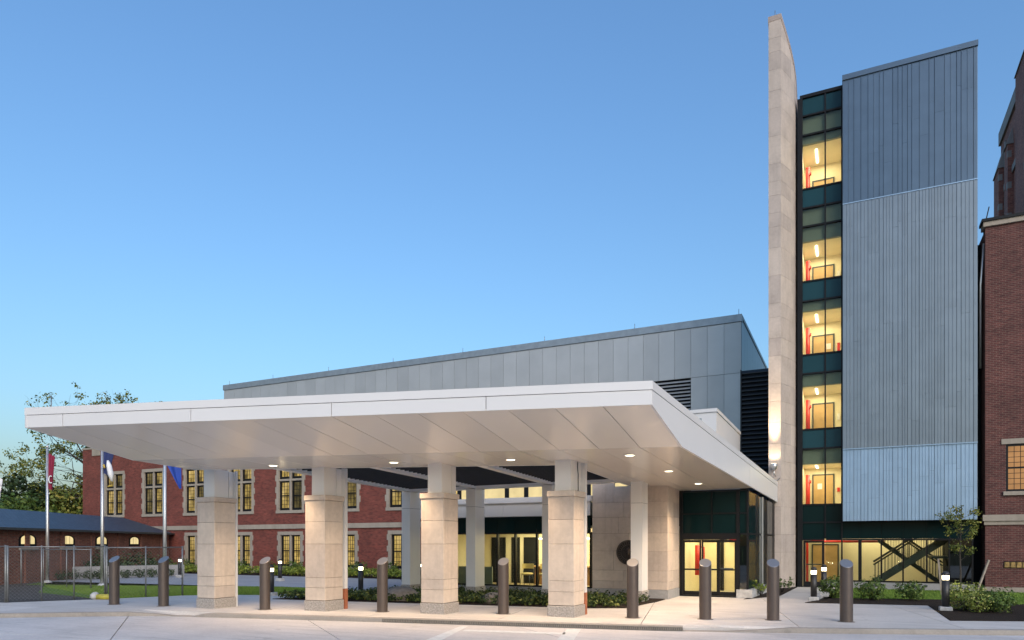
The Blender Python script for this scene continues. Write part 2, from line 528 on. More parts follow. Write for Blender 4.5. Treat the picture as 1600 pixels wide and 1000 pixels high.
M['mulch'] = ground_mat('mulch', (0.018, 0.012, 0.009), (0.035, 0.024, 0.017), 5, 45, 1.0)
M['gravel'] = ground_mat('gravel', (0.06, 0.055, 0.05), (0.11, 0.10, 0.09), 1.5, 25, 1.0)

# ================================================================== THE GROUND
def pieces_of(poly, cuts, gap):
    """cut a plan polygon along lines (point, normal) and shrink every piece by half a joint"""
    bm = bmesh.new()
    vs_ = [bm.verts.new((p[0], p[1], 0)) for p in poly]
    bm.faces.new(vs_)
    bmesh.ops.recalc_face_normals(bm, faces=bm.faces[:])
    for p, n in cuts:
        bmesh.ops.bisect_plane(bm, geom=bm.verts[:] + bm.edges[:] + bm.faces[:], dist=1e-4, plane_co=(p[0], p[1], 0), plane_no=(n[0], n[1], 0))
    faces = bm.faces[:]
    r = bmesh.ops.inset_individual(bm, faces=faces, thickness=gap / 2, use_even_offset=True)
    out = []
    for f in faces:
        out.append([(l.vert.co.x, l.vert.co.y) for l in f.loops])
    bm.free()
    return out

def slab_set(root_name, poly, cuts, gap, z0, z1, mat, piece_name, bed_mat, zf=None):
    root = MB().prism(poly, z0 - 0.05, z0 + 0.01).build(root_name, bed_mat)
    root['kind'] = 'structure'
    for pc in pieces_of(poly, cuts, gap):
        a = sum(pc[i][0] * pc[(i + 1) % len(pc)][1] - pc[(i + 1) % len(pc)][0] * pc[i][1] for i in range(len(pc)))
        if abs(a) < 0.05: continue
        if a < 0: pc = list(reversed(pc))
        m = MB()
        m.hexa([(p[0], p[1], z0 + 0.0) for p in pc], [(p[0], p[1], z1 if zf is None else zf(p)) for p in pc])
        m.build(piece_name, mat, root)
    return root

ROAD_Z = -0.12
g = MB().prism([(-900, -900), (900, -900), (900, 900), (-900, 900)], -0.6, -0.42).build('ground', M['earth'])
g['kind'] = 'structure'

# edge between pavement and road, survey coordinates (right, ahead), and height of the kerb top
EDGE = [(-42, 18.6, 0), (-20, 19.5, 0), (-16, 19.95, 0), (-14, 20.2, 0), (-12.4, 20.45, 0), (-11.3, 20.55, -0.0), (-10.5, 20.55, -0.055), (-9.9, 20.5, -0.105),
        (-9.35, 20.4, -0.105), (-8.95, 20.27, -0.02), (-8.6, 20.18, 0), (-3.5, 18.95, 0), (3.1, 17.2, 0), (4.15, 16.98, 0), (4.17, 16.97, -0.105), (5.2, 16.82, -0.105), (5.9, 16.72, -0.06), (6.7, 16.64, 0),
        (9, 16.42, 0), (12, 16.2, 0), (42, 14.5, 0)]
def offs(pts, d):
    """offset the survey polyline ahead (towards the building) by d"""
    out = []
    for i, p in enumerate(pts):
        a = Vector(pts[max(i - 1, 0)][:2]); b = Vector(pts[min(i + 1, len(pts) - 1)][:2])
        t = (b - a).normalized(); n = Vector((-t.y, t.x))
        out.append((p[0] + n.x * d, p[1] + n.y * d))
    return out
KERB_W = 0.17
inner = offs(EDGE, KERB_W)
m = MB()
V = []; F = []
for i, (p, q) in enumerate(zip(EDGE, inner)):
    o_ = W(p[0], p[1]); n_ = W(*q)
    bt = offs(EDGE, -0.02)[i]; b_ = W(*bt)
    V += [(b_[0], b_[1], -0.3), (b_[0], b_[1], ROAD_Z + 0.004), (o_[0], o_[1], p[2] - 0.02), (o_[0] + (n_[0] - o_[0]) * 0.12, o_[1] + (n_[1] - o_[1]) * 0.12, p[2]), (n_[0], n_[1], p[2]), (n_[0], n_[1], -0.3)]
for i in range(len(EDGE) - 1):
    for k in range(5):
        F.append((i * 6 + k, i * 6 + 6 + k, i * 6 + 7 + k, i * 6 + k + 1))
m.add(V, F)
k = m.build('kerb', M['kerb']); k['kind'] = 'structure'

def near_edge_height(p):
    """pavement height: level, dipping to the dropped kerbs"""
    x = p[0] * RT.x + p[1] * RT.y; d = p[0] * FW.x + p[1] * FW.y
    for i in range(len(inner) - 1):
        a, b = inner[i], inner[i + 1]
        if a[0] - 1e-3 <= x <= b[0] + 1e-3:
            t = (x - a[0]) / max(1e-6, b[0] - a[0])
            de = a[1] + (b[1] - a[1]) * t
            h = EDGE[i][2] + (EDGE[i + 1][2] - EDGE[i][2]) * t
            return h * max(0, 1 - abs(d - de) / 0.5)
    return 0.0

# the pavement
walk_poly = [W(*q) for q in inner if -30 < q[0] < 30]
back = [W(30, 17.0), G(1600, 971), G(1485, 970), G(1450, 946), G(1257, 942), (-0.55, 35.15), (-2.25, 35.15), G(1219, 931), G(1180, 935),
        (-3.5, 26.4), (-3.5, 27.2), (-6.0, 27.2), (-6.05, 24.0), (-6.3, 21.1), (-7.4, 20.6), (-15.7, 19.4), (-18.9, 19.0), G(479, 925.5), G(424, 930), G(366, 929.5),
        G(285, 930.5), G(165, 936), G(12, 941.5), W(-30, 24.5)]
poly = walk_poly + back
ang = R(25.9 - 14.4)
u_ = Vector((math.cos(ang), math.sin(ang))); n_ = Vector((-math.sin(ang), math.cos(ang)))
cuts = []
c4 = Vector((-6.78, 17.8))
for kx in range(-10, 14):
    pt = c4 + u_ * (1.87 + 3.74 * kx); cuts.append((pt, u_))
for d in (-0.95, 2.6):
    pt = c4 + n_ * d; cuts.append((pt, n_))
for yy in (24.0, 28.5, 32.0):
    pass
slab_set('sidewalk', poly, cuts, 0.02, -0.14, 0.0, M['walk'], 'paving_slab', M['joint'], near_edge_height)

# the road in front
road_edge = [W(*q) for q in offs(EDGE, -0.02)]
road_poly = road_edge + [W(45, -12), W(-45, -12)]
cuts = []
r0 = Vector(W(-11.25, 20.5)); r1 = Vector(G(172, 1000, ROAD_Z))
rd = (r1 - r0).normalized(); rn = Vector((-rd.y, rd.x))
for kx in range(-4, 8):
    cuts.append((r0 + rn * (-4.6 * kx), rn))
for d in (4.4, 8.8, 13.2):
    cuts.append((Vector(W(-8.9, 20.27)) - n_ * d, n_))
slab_set('road', road_poly, cuts, 0.024, -0.3, ROAD_Z, M['road'], 'road_slab', M['joint'])

# painted crossing lines
zp = ROAD_Z + 0.004
for nm, q, lab in (
        ('crossing_line', [G(719, 978.5, zp), G(731, 978.5, zp), G(640, 1026, zp), G(600, 1026, zp)], 'slanted white painted line on the road left of centre'),
        ('crossing_line', [G(886, 983, zp), G(908, 983, zp), G(876, 1030, zp), G(840, 1030, zp)], 'slanted white painted line on the road right of centre'),
        ('crossing_line', [G(728, 983.5, zp), G(884, 988.5, zp), G(882, 991, zp), G(722, 986, zp)], 'thin white painted line joining the two slanted road lines')):
    tag(MB().prism(q, zp - 0.003, zp).build(nm, M['paint']), lab, 'road marking')

# kerb drain: slotted iron grates standing in the kerb face
drain = empty('kerb_drain', (*W(0.5, 17.9), ROAD_Z), 'long slotted drain grate set along the kerb before the columns', 'drain')
M['drain'] = plain('drain_iron', (0.17, 0.155, 0.13), 0.8, var=0.2, scale=10)
runs = []
a_, b_, c_ = Vector(W(-3.5, 18.95)), Vector(W(3.1, 17.2)), Vector(W(4.14, 16.98))
for i in range(7): runs.append((a_.lerp(b_, i / 7), a_.lerp(b_, (i + 1) / 7)))
runs.append((b_, c_))
for q0, q1 in runs:
    d_ = (q1 - q0).normalized(); nn = Vector((d_.y, -d_.x))
    p0 = q0 + d_ * 0.008; p1 = q1 - d_ * 0.008
    m = MB()
    for z in (ROAD_Z + 0.02, -0.028):
        m.bar((*(p0 + nn * 0.028), z), (*(p1 + nn * 0.028), z), 0.02, 0.018)
    nb = 20
    for j in range(nb + 1):
        q = p0 + (p1 - p0) * j / nb + nn * 0.028
        m.bar((*q, ROAD_Z + 0.012), (*q, -0.02), 0.018, 0.022)
    m.build('grate', M['drain'], drain)

def sheet(name, poly, z, mat, th=0.2):
    o = MB().prism(poly, z - th, z).build(name, mat)
    o['kind'] = 'structure'
    return o
# lawns, drive, beds
sheet('lawn', [G(166, 935.5), G(285, 930), G(366, 929), G(424, 929.5), G(480, 925), W(-8.0, 31.5), W(-11, 33.0), W(-24, 34.5), G(75, 908), G(60, 925)], -0.012, M['lawn'], 0.3)
sheet('gravel_bed', [W(-40, 24), G(12, 942), G(165, 936.5), G(62, 925), G(75, 908.2), W(-29, 40), W(-60, 40)], -0.02, M['gravel'], 0.3)
sheet('drive', [W(-11.0, 33.05), W(-8.0, 31.55), W(-6.6, 30.6), (-14, 29.5), (-14, 33.4), (-60, 33.4), W(-24, 34.6)], -0.03, M['drive'], 0.3)
sheet('path', [G(424, 930.5), G(480, 926), W(-8.0, 31.45), W(-6.6, 30.5), (-16.8, 24.5), (-17.6, 23.2), (-18.8, 19.4)], -0.006, M['walk'], 0.3)
sheet('planting_bed', [(-18.9, 19.02), (-15.7, 19.42), (-7.4, 20.62), (-6.32, 21.12), (-6.07, 24.0), (-6.07, 25.3), (-16.7, 25.3), (-17.5, 23.3)], 0.02, M['mulch'], 0.4)
sheet('hedge_bed', [(-58, 33.5), (-14, 33.5), (-14, 36.6), (-58, 36.6)], -0.01, M['mulch'], 0.3)
sheet('entrance_bed', [G(1180, 935), G(1219, 931), (-2.27, 35.1), (-2.9, 33.4), (-3.2, 31.0), (-3.5, 26.4)], 0.015, M['mulch'], 0.3)
sheet('front_bed', [G(1257.5, 942), G(1450, 946.3), G(1485.5, 970), G(1600, 971), W(30, 17.2), W(30, 21.5), G(1560, 944), G(1470, 937.5), G(1300, 935)], 0.02, M['mulch'], 0.4)
sheet('lawn', [G(1300, 935.2), G(1470, 937.6), G(1560, 944.2), W(30, 21.6), (40, 26), (40, 34.9), (-0.5, 34.9), (-0.53, 34.0)], -0.004, M['lawn'], 0.3)
sheet('terrain', [W(-80, 40.2), W(-29, 40.2), (-60, 33.3), (-60, 90), W(-120, 100)], -0.06, M['lawn'], 0.3)

# ================================================================== ENTRANCE CANOPY
FO = Vector((-3.7, 17.1))               # right end of the fold in the soffit
FOL = Vector((-18.3, 13.1))
fd = (FOL - FO).normalized(); fn = Vector((-fd.y, fd.x))
if fn.y < 0: fn = -fn
def zs(p): return 4.37 - 0.031 * (Vector((p[0], p[1])) - FO).dot(fn)
def zt(p): return 5.47 - 0.038 * ((Vector((p[0], p[1])) - FO).dot(fn) + 2.45)
F0, F1 = Vector((-18.95, 10.6)), Vector((-3.81, 14.66))
R1 = Vector((-2.98, 33.45))
BL, BC = Vector((-18.4, 15.25)), Vector((-7.3, 18.95))
ZF = 4.965                               # bottom of the front fascia
canopy = empty('entrance_canopy', (-11, 15, 0), 'broad white wedge-shaped entrance canopy on stone columns', 'canopy')
# soffit: one panel per strip, joints open
NP = 15
GAP = 0.008
prnd = random.Random(19)
def P3(p, z): return (p[0], p[1], z)
def quad_panel(name, mat, pts, parent, th=0.03):
    """a thin cassette panel: four or more 3D corners, thickness upward"""
    # real cassettes never hang perfectly true: a few millimetres out at each corner
    pts = [(p[0], p[1], p[2] + prnd.uniform(-0.004, 0.004)) for p in pts]
    return MB().hexa(pts, [(p[0], p[1], p[2] + th) for p in pts]).build(name, mat, parent)
for i in range(NP):
    t0, t1 = i / NP, (i + 1) / NP
    e = GAP / 15.6
    a, b = F1.lerp(F0, t0 + e), F1.lerp(F0, t1 - e)
    c, d = FO.lerp(FOL, t1 - e), FO.lerp(FOL, t0 + e)
    a = a + (d - a) * 0.004; b = b + (c - b) * 0.004
    quad_panel('soffit_panel', M['soffit'], [P3(b, ZF + 0.004), P3(a, ZF + 0.004), P3(d, zs(d)), P3(c, zs(c))], canopy)
    # level strip behind the fold
    def back_pt(t):
        f = FO.lerp(FOL, t)
        k = f.x
        if k > BC.x: return None
        tt = (BC.x - k) / (BC.x - BL.x)
        q = BC.lerp(BL, min(1, tt)); return Vector((k, q.y)) if tt < 1 else BL
    d2, c2 = back_pt(t0 + e), back_pt(t1 - e)
    if i == 0: d2 = Vector((-3.7 + (27.15 - 17.1) * 0.0439 - 0.064, 27.15)); d = d + Vector((-0.064, 0))
    if d2 is None: d2 = Vector((d.x, 27.15))
    if c2 is None: c2 = Vector((c.x, 27.15))
    if (d2.y - c2.y) > 3:
        q = Vector((BC.x, 27.15)); corner = Vector((BC.x, BC.y))
        tt = (BC.x - c2.x) / (BC.x - BL.x)
        pts = [c, d, d2, q, corner, c2]
    else:
        pts = [c, d, d2, c2]
    pts = [p + fn * 0.006 if j < 2 else p for j, p in enumerate(pts)]
    quad_panel('soffit_panel', M['soffit'], [P3(p, zs(p)) for p in pts], canopy)
# fascia: cap band above a groove, cassette panels below
zg = 5.285
jt = [0, 3.62, 7.3, 10.95, 14.55, 15.67]
LF = (F0 - F1).length
for i in range(5):
    a = F1.lerp(F0, (jt[i] + 0.008) / LF); b = F1.lerp(F0, min(1, (jt[i + 1] - 0.008) / LF))
    inn = fn * 0.06
    MB().hexa([P3(b, ZF), P3(a, ZF), P3(a + inn, ZF), P3(b + inn, ZF)], [P3(b, zg - 0.012), P3(a, zg - 0.012), P3(a + inn, zg - 0.012), P3(b + inn, zg - 0.012)]).build('fascia_panel', M['white_panel'], canopy)
o1 = -fn * 0.012
MB().hexa([P3(F0 + o1, zg), P3(F1 + o1 + Vector((0.012, 0)), zg), P3(F1 + fn * 0.2, zg), P3(F0 + fn * 0.2, zg)],
          [P3(F0 + o1, 5.47), P3(F1 + o1 + Vector((0.012, 0)), 5.47), P3(F1 + fn * 0.2, 5.47), P3(F0 + fn * 0.2, 5.47)]).build('fascia_cap', M['white_panel'], canopy)
# right fascia
rx = Vector((1, 0))
def strip_panel(name, pts_bot, pts_top, th):
    n = len(pts_bot)
    m = MB(); V = []; Fc = []
    for pb, pt in zip(pts_bot, pts_top):
        V += [pb, pt, (pb[0] - th, pb[1], pb[2]), (pt[0] - th, pt[1], pt[2])]
    for i in range(n - 1):
        a = i * 4; b = a + 4
        Fc += [(a, b, b + 1, a + 1), (a + 2, a + 3, b + 3, b + 2), (a + 1, b + 1, b + 3, a + 3), (a, a + 2, b + 2, b)]
    Fc += [(0, 1, 3, 2), ((n - 1) * 4, (n - 1) * 4 + 2, (n - 1) * 4 + 3, (n - 1) * 4 + 1)]
    m.add(V, Fc)
    return m.build(name, M['white_panel'], canopy)
def redge(y): return Vector((-3.7 + (y - 17.1) * 0.0439, y))
def zg_r(p): return zt(p) - 0.185
segs = [(14.67, 26.4), (26.42, 33.45)]
for y0, y1 in segs:
    ys = [y0] + ([17.1] if y0 < 17.1 < y1 else []) + [y1]
    pb = []; pt = []
    for y in ys:
        p = redge(y)
        zb = ZF + (4.37 - ZF) * (y - 14.66) / (17.1 - 14.66) if y < 17.1 else zs(p)
        pb.append(P3(p, zb - 0.005)); pt.append(P3(p, zg_r(p) - 0.012))
    strip_panel('fascia_panel', pb, pt, 0.06)
pb = [P3(redge(y) + rx * 0.012, zg_r(redge(y))) for y in (14.66, 33.45)]
pt = [P3(redge(y) + rx * 0.012, zt(redge(y))) for y in (14.66, 33.45)]
strip_panel('fascia_cap', pb, pt, 0.2)
# left and rear fascia and the roof deck
lt = [F0, FOL, BL]
m = MB()
for (a, za), (b, zb) in (((F0, ZF), (FOL, 4.37)), ((FOL, 4.37), (BL, zs(BL)))):
    m.hexa([P3(b, zb), P3(a, za), P3(a + rx * 0.05, za), P3(b + rx * 0.05, zb)], [P3(b, zt(b) - 0.02), P3(a, zt(a) - 0.02), P3(a + rx * 0.05, zt(a) - 0.02), P3(b + rx * 0.05, zt(b) - 0.02)])
for a, b in ((BL, BC), (BC, Vector((-7.3, 27.0)))):
    m.hexa([P3(a, zs(a) - 0.004), P3(b, zs(b) - 0.004), P3(b + Vector((0.03, -0.05)), zs(b) - 0.004), P3(a + Vector((0.03, -0.05)), zs(a) - 0.004)],
           [P3(a, zt(a) - 0.02), P3(b, zt(b) - 0.02), P3(b + Vector((0.03, -0.05)), zt(b) - 0.02), P3(a + Vector((0.03, -0.05)), zt(a) - 0.02)])
m.build('edge_trim', M['white_panel'], canopy)
m = MB()
for ring in ([F0, F1, BC, BL], [F1, R1, Vector((-7.3, 33.4)), BC]):
    ring = [Vector(p) for p in ring]
    ctr = sum(ring, Vector((0, 0))) / len(ring)
    ring = [p + (ctr - p) * 0.006 for p in ring]
    m.hexa([P3(p, zt(p) - 0.12) for p in ring], [P3(p, zt(p) - 0.05) for p in ring])
m.build('roof', M['coping'], canopy)
# recessed downlights
DL = [(414, 724), (606, 719), (792, 714.5), (984, 711), (1045, 736), (1091, 756)]
dl_pts = []
for px, py in DL:
    z = 4.30
    for _ in range(4):
        p = G(px, py, z); z = zs(p)
    if len(dl_pts) < 3: p = (p[0] - 0.08, p[1] + 0.4)
    dl_pts.append(p)
for p in [(-17.0, 15.0), (-16.4, 14.2)]:
    pass
for i, p in enumerate(dl_pts):
    z = zs(p)
    f = MB().lathe((p[0], p[1], z - 0.012), [(0.15, 0), (0.15, 0.010)], 16).build('downlight', M['white_panel'], canopy)
    MB().lathe((p[0], p[1], z - 0.016), [(0.115, 0), (0.115, 0.003)], 16).build('lens', M['lamp'], f)
    lamp('downlight_lamp', 'SPOT', (p[0], p[1], z - 0.03), 690 if i < 3 else 820, (1.0, 0.72, 0.46), canopy, spot_size=R(116), spot_blend=0.8, shadow_soft_size=0.1)
MB().tube([(*PD(80, 18.6), 5.3), (*PD(80, 18.6), 5.95)], 0.014, 5).build('lightning_rod', M['galv'], canopy)

# ================================================================== STONE COLUMNS
colpos = [(-17.72, 15.42), (-14.05, 16.22), (-10.42, 17.0), (-6.78, 17.8)]
collab = ['leftmost stone-clad canopy column, nearest the wire fence', 'streaked second stone canopy column from the left with a downspout',
          'third stone canopy column from the left', 'rightmost stone canopy column with cable and white downspout']
SW, SD = 0.75, 0.82
courses = [(0.315, 0.69), (0.69, 0.99), (0.99, 2.0), (2.0, 2.67), (2.67, 3.30)]
for i, (cx, cy) in enumerate(colpos):
    # (cx, cy) is the corner nearest the camera: right front
    x0, x1, y0, y1 = cx - SW, cx, cy, cy + SD
    t = empty('stone_column', ((x0 + x1) / 2, (y0 + y1) / 2, 0), collab[i], 'column', 'stone columns under the canopy front')
    box('core', M['mortar'], x0 + 0.02, x1 - 0.02, y0 + 0.02, y1 - 0.02, 0.0, 3.4, t)
    box('plinth', M['granite'], x0 - 0.025, x1 + 0.025, y0 - 0.025, y1 + 0.025, -0.05, 0.30, t, 0.012)
    for za, zb in courses:
        # each course is two L-shaped halves: front slab and rear slab
        for ya, yb in ((y0, y0 + 0.06), (y0 + 0.064, y1)):
            box('stone_block', M['stone'], x0 if ya == y0 else x0 + 0.002, x1 if ya == y0 else x1 - 0.002, ya, yb, za + 0.004, zb - 0.004, t, 0.004)
    box('cap', M['stone'], x0 - 0.035, x1 + 0.035, y0 - 0.035, y1 + 0.035, 3.304, 3.46, t, 0.015)
    ztop = zs((x1, y0))
    box('upper_shaft', M['column_white'], x0 + 0.15, x1 - 0.13, y0 + 0.12, y1 - 0.16, 3.455, ztop + 0.03, t)
    box('upper_panel', M['column_white'], x0 + 0.17, x1 - 0.12, y1 - 0.145, y1 + 0.08, 3.45, ztop - 0.006, t)
    if i in (1, 3):
        xs_, ys_ = x1 - 0.06, y1 + 0.082
        dp = box('downspout', M['white_panel'], xs_ - 0.06, xs_ + 0.07, ys_, ys_ + 0.13, 0.62, ztop + 0.02, t)
        box('downspout_boot', M['terracotta'], xs_ - 0.065, xs_ + 0.075, ys_ - 0.005, ys_ + 0.135, 0.0, 0.625, t)
    if i == 0:
        box('downspout', M['white_panel'], x1 - 0.05, x1 + 0.02, y1 + 0.01, y1 + 0.08, 0.0, ztop + 0.02, t)
    if i == 3:
        MB().tube([(x1 - 0.122, y1 - 0.2, ztop), (x1 - 0.122, y1 - 0.2, 4.15), (x1 - 0.122, y1 - 0.15, 3.95), (x1 - 0.122, y1 - 0.15, 3.5), (x1 - 0.122, y1 - 0.3, 3.47)], 0.014, 6).build('cable', M['steel_dark'], t)

# ================================================================== PERGOLA AND INNER COLUMNS
perg = empty('pergola', (-12, 21, 4), 'white beamed pergola with dark slats behind the canopy columns', 'pergola')
YB = 23.55
cols_in = [-15.95, -13.0, -9.85, -6.66]
BZ0, BZ1 = 4.10, 4.42
def back_y(x):
    return BC.y + (BL.y - BC.y) * (BC.x - x) / (BC.x - BL.x)
for x in cols_in[:3]:
    ya = back_y(x) + 0.06
    q = [(x - 0.13, ya), (x + 0.13, ya), (x + 0.13, YB - 0.17), (x - 0.13, YB - 0.17)]
    MB().hexa([(a, b, zs((a, b)) + 0.015) for a, b in q], [(a, b, zs((a, b)) + 0.33) for a, b in q]).build('beam', M['column_white'], perg)
xs_ = [-19.2] + cols_in
q = [(-16.1, YB - 0.168), (-7.32, YB - 0.168), (-7.32, YB + 0.14), (-16.1, YB + 0.14)]
MB().hexa([(a, b, zs((a, b)) + 0.0) for a, b in q], [(a, b, zs((a, b)) + 0.34) for a, b in q]).build('beam', M['column_white'], perg)
for i in range(3):
    xa, xb = cols_in[i] + 0.132, cols_in[i + 1] - 0.132
    if i == 2: xb = -7.33
    y = YB - 0.35
    while y > min(back_y(xa), back_y(xb)) + 0.15:
        x_a, x_b = xa, xb
        if y - 0.03 < back_y(xb) + 0.08:
            # the canopy's slanted rear edge cuts the bay
            x_b = BC.x - (BC.y - (y - 0.1)) / (BC.y - BL.y) * (BC.x - BL.x)
            x_b = min(x_b, xb)
        if x_b - x_a > 0.3:
            zq = zs((x_a, y)), zs((x_b, y))
            MB().hexa([(x_a, y - 0.02, zq[0] + 0.09), (x_b, y - 0.02, zq[1] + 0.09), (x_b, y + 0.02, zq[1] + 0.09), (x_a, y + 0.02, zq[0] + 0.09)],
                      [(x_a, y + 0.01, zq[0] + 0.3), (x_b, y + 0.01, zq[1] + 0.3), (x_b, y + 0.05, zq[1] + 0.3), (x_a, y + 0.05, zq[0] + 0.3)]).build('slat', M['dark_slat'], perg)
        y -= 0.24
wlab = ['slim white pergola column furthest left, by the reddish shrub', 'slim white pergola column second from left, before the lobby window',
        'slim white pergola column half hidden by the rightmost stone column', 'slim white column before the stone wall with the round seal']
for i, x in enumerate(cols_in):
    y = YB if i < 3 else 23.9
    ztop = zs((x, y)) - 0.004 if i < 3 else zs((x, y)) + 0.01
    t = empty('white_column', (x, y, 0), wlab[i], 'column', 'slim white columns under the pergola')
    box('base_block', M['granite'], x - 0.23, x + 0.23, y - 0.40, y + 0.40, 0.0, 0.38, t, 0.012)
    box('shaft', M['column_white'], x - 0.2, x + 0.2, y - 0.37, y + 0.37, 0.385, 3.41, t)
    box('shaft', M['column_white'], x - 0.2, x + 0.2, y - 0.37, y + 0.37, 3.42, ztop, t)
    box('seam', M['core'], x - 0.19, x + 0.19, y - 0.36, y + 0.36, 3.405, 3.425, t)

# ================================================================== LOBBY BUILDING
YL = 25.3
lob = empty('lobby_building', (-10, 28, 0), 'low glass-fronted lobby with white roof band behind the columns', 'building')
xl0, xl1 = -15.2, -8.85
box('plinth', M['wall_concrete'], xl0, xl1, YL - 0.06, YL + 0.3, 0.0, 0.30, lob)
ms = [-15.2, -14.05, -12.95, -12.15, -11.2, -10.25, -9.6, -8.95]
for i, x in enumerate(ms):
    box('mullion', M['black'], x - 0.035, x + 0.035, YL - 0.02, YL + 0.13, 0.36, 2.40, lob)
box('sill', M['black'], xl0 - 0.035, xl1, YL - 0.04, YL + 0.14, 0.303, 0.36, lob)
box('head', M['black'], xl0 - 0.035, xl1, YL - 0.03, YL + 0.14, 2.40, 2.46, lob)
for i in range(len(ms) - 1):
    a, b = ms[i] + 0.035, ms[i + 1] - 0.035
    box('pane', M['glass'], a, b, YL + 0.05, YL + 0.056, 0.36, 2.40, lob)
    box('spandrel', M['spandrel_dark'], a - 0.03, b + 0.03, YL, YL + 0.04, 2.46, 3.08, lob)
# white roof band: cassettes with a projecting cap
xs_ = [-17.3, -14.8, -12.55, -10.7, -8.9]
for i in range(4):
    box('band_panel', M['white_panel'], xs_[i] + 0.005, xs_[i + 1] - 0.005, YL - 0.25, YL - 0.19, 3.09, 3.62, lob)
box('band_cap', M['white_panel'], -17.36, -8.87, YL - 0.33, YL + 0.2, 3.625, 3.84, lob)
box('roof', M['coping'], -17.3, -8.9, YL - 0.185, 27.9, 3.1, 3.6, lob)
# upper block and clerestory
YU = 28.0
box('wall', M['white_panel'], -16.4, -4.74, YU + 0.02, 34.5, 4.72, 7.16, lob)
box('parapet_cap', M['white_panel'], -16.45, -4.70, YU - 0.03, 34.5, 7.165, 7.3, lob)
box('parapet_groove', M['coping'], -16.3, -5.3, YU - 0.012, YU + 0.015, 6.85, 6.95, lob)
cl = [-16.3, -15.1, -13.85, -12.9, -11.95, -11.0, -10.0, -9.0, -8.0]
for i in range(len(cl) - 1):
    a, b = cl[i], cl[i + 1]
    box('mullion', M['black'], a - 0.1, a + 0.1, YU - 0.02, YU + 0.1, 3.7, 4.72, lob)
    lit = i not in (4, )
    box('clerestory_pane', M['lit_pane_pale'] if lit else M['spandrel'], a + 0.1, b - 0.1, YU + 0.03, YU + 0.05, 3.7, 4.72, lob)
box('rear_wall', M['core'], -16.3, -6.05, YU + 0.12, YU + 0.2, 0, 4.7, lob)
# lobby room
box('floor', plain('lobby_floor', (0.30, 0.24, 0.15), 0.4), xl0, -6.1, YL + 0.15, YU + 0.1, 0.2, 0.28, lob)
box('ceiling', M['ceiling'], xl0, -6.1, YL + 0.15, YU + 0.1, 2.62, 2.7, lob)
box('back_wall', M['cream'], xl0, -6.1, YU, YU + 0.1, 0.28, 2.62, lob)
box('side_wall', M['cream'], xl0, xl0 + 0.08, YL + 0.15, YU, 0.28, 2.62, lob)
for a, b in ((-14.6, -13.9), (-13.6, -13.2), (-13.0, -12.4), (-11.75, -11.5)):
    box('dark_panel', M['core'], a, b, YU - 0.06, YU - 0.002, 0.28, 2.3, lob)
box('partition', M['bulkhead'], -15.1, -13.5, YL + 0.6, YL + 0.66, 0.28, 1.05, lob)
box('wall_picture', M['bulkhead'], -10.95, -10.55, YU - 0.03, YU - 0.003, 1.2, 1.8, lob)
s = box('wall_sign', M['red'], -11.0, -10.72, YU - 0.03, YU - 0.003, 1.95, 2.22, lob)
box('sign_mark', M['white_mark'], -10.88, -10.84, YU - 0.036, YU - 0.031, 2.0, 2.17, s)
for a, b in ((-12.2, -10.6), (-10.2, -8.95)):
    st = box('strip_light', M['strip'], a, b, YU - 0.35, YU - 0.30, 2.20, 2.26, lob)
lamp('lobby_lamp', 'AREA', (-11.4, 26.8, 2.58), 170, (1.0, 0.86, 0.55), lob, shape='RECTANGLE', size=4.0, size_y=1.2, rot=(0, 0, 0))
lamp('lobby_lamp', 'AREA', (-9.4, 26.8, 2.58), 100, (1.0, 0.86, 0.55), lob, shape='RECTANGLE', size=1.8, size_y=1.2, rot=(0, 0, 0))
ct = empty('reception_counter', (-10.9, 27.4, 0.28), 'wooden counter against the back wall inside the lit lobby', 'counter')
box('counter_top', M['tan_door'], -12.3, -9.6, 27.25, 27.75, 1.02, 1.08, ct)
box('counter_front', plain('counter_wood', (0.25, 0.13, 0.05), 0.5), -12.2, -9.7, 27.34, 27.7, 0.285, 1.02, ct)
def lobby_chair(x, y, lab):
    t = empty('lounge_chair', (x, y, 0.28), lab, 'chair', 'chairs in the lobby')
    m = MB(); m.lathe((x, y, 0.72), [(0.20, 0), (0.26, 0.03), (0.26, 0.07), (0.2, 0.09)], 14); m.build('seat', M['chair'], t)
    pts = []
    for k in range(9):
        a = R(20 + 140 * k / 8); pts.append((x + 0.28 * math.cos(a), y + 0.24 * math.sin(a)))
    m = MB()
    for k in range(8):
        (xa, ya), (xb, yb) = pts[k], pts[k + 1]
        zb0 = 0.98
        m.add([(xa, ya, zb0), (xb, yb, zb0), (xb, yb, zb0 + 0.2), (xa, ya, zb0 + 0.2), (xa * 0.997 + x * 0.003, ya + 0.03, zb0), (xb * 0.997 + x * 0.003, yb + 0.03, zb0), (xb, yb + 0.03, zb0 + 0.2), (xa, ya + 0.03, zb0 + 0.2)],
              [(0, 1, 2, 3), (7, 6, 5, 4), (0, 4, 5, 1), (3, 2, 6, 7)])
    m.build('backrest', M['chair'], t)
    for sx in (-1, 1):
        for sy in (-1, 1):
            MB().tube([(x + sx * 0.17, y + sy * 0.16, 0.74), (x + sx * 0.23, y + sy * 0.22, 0.283)], 0.014, 6).build('leg', M['steel_dark'], t)
        MB().tube([(x + sx * 0.22, y + 0.1, 0.78), (x + sx * 0.24, y + 0.18, 1.0)], 0.013, 6).build('back_post', M['steel_dark'], t)
lobby_chair(-11.25, 26.3, 'pale round-backed chair in the lobby, right of the bollard')
lobby_chair(-12.1, 26.35, 'pale round-backed chair in the lobby, partly behind the bollard')

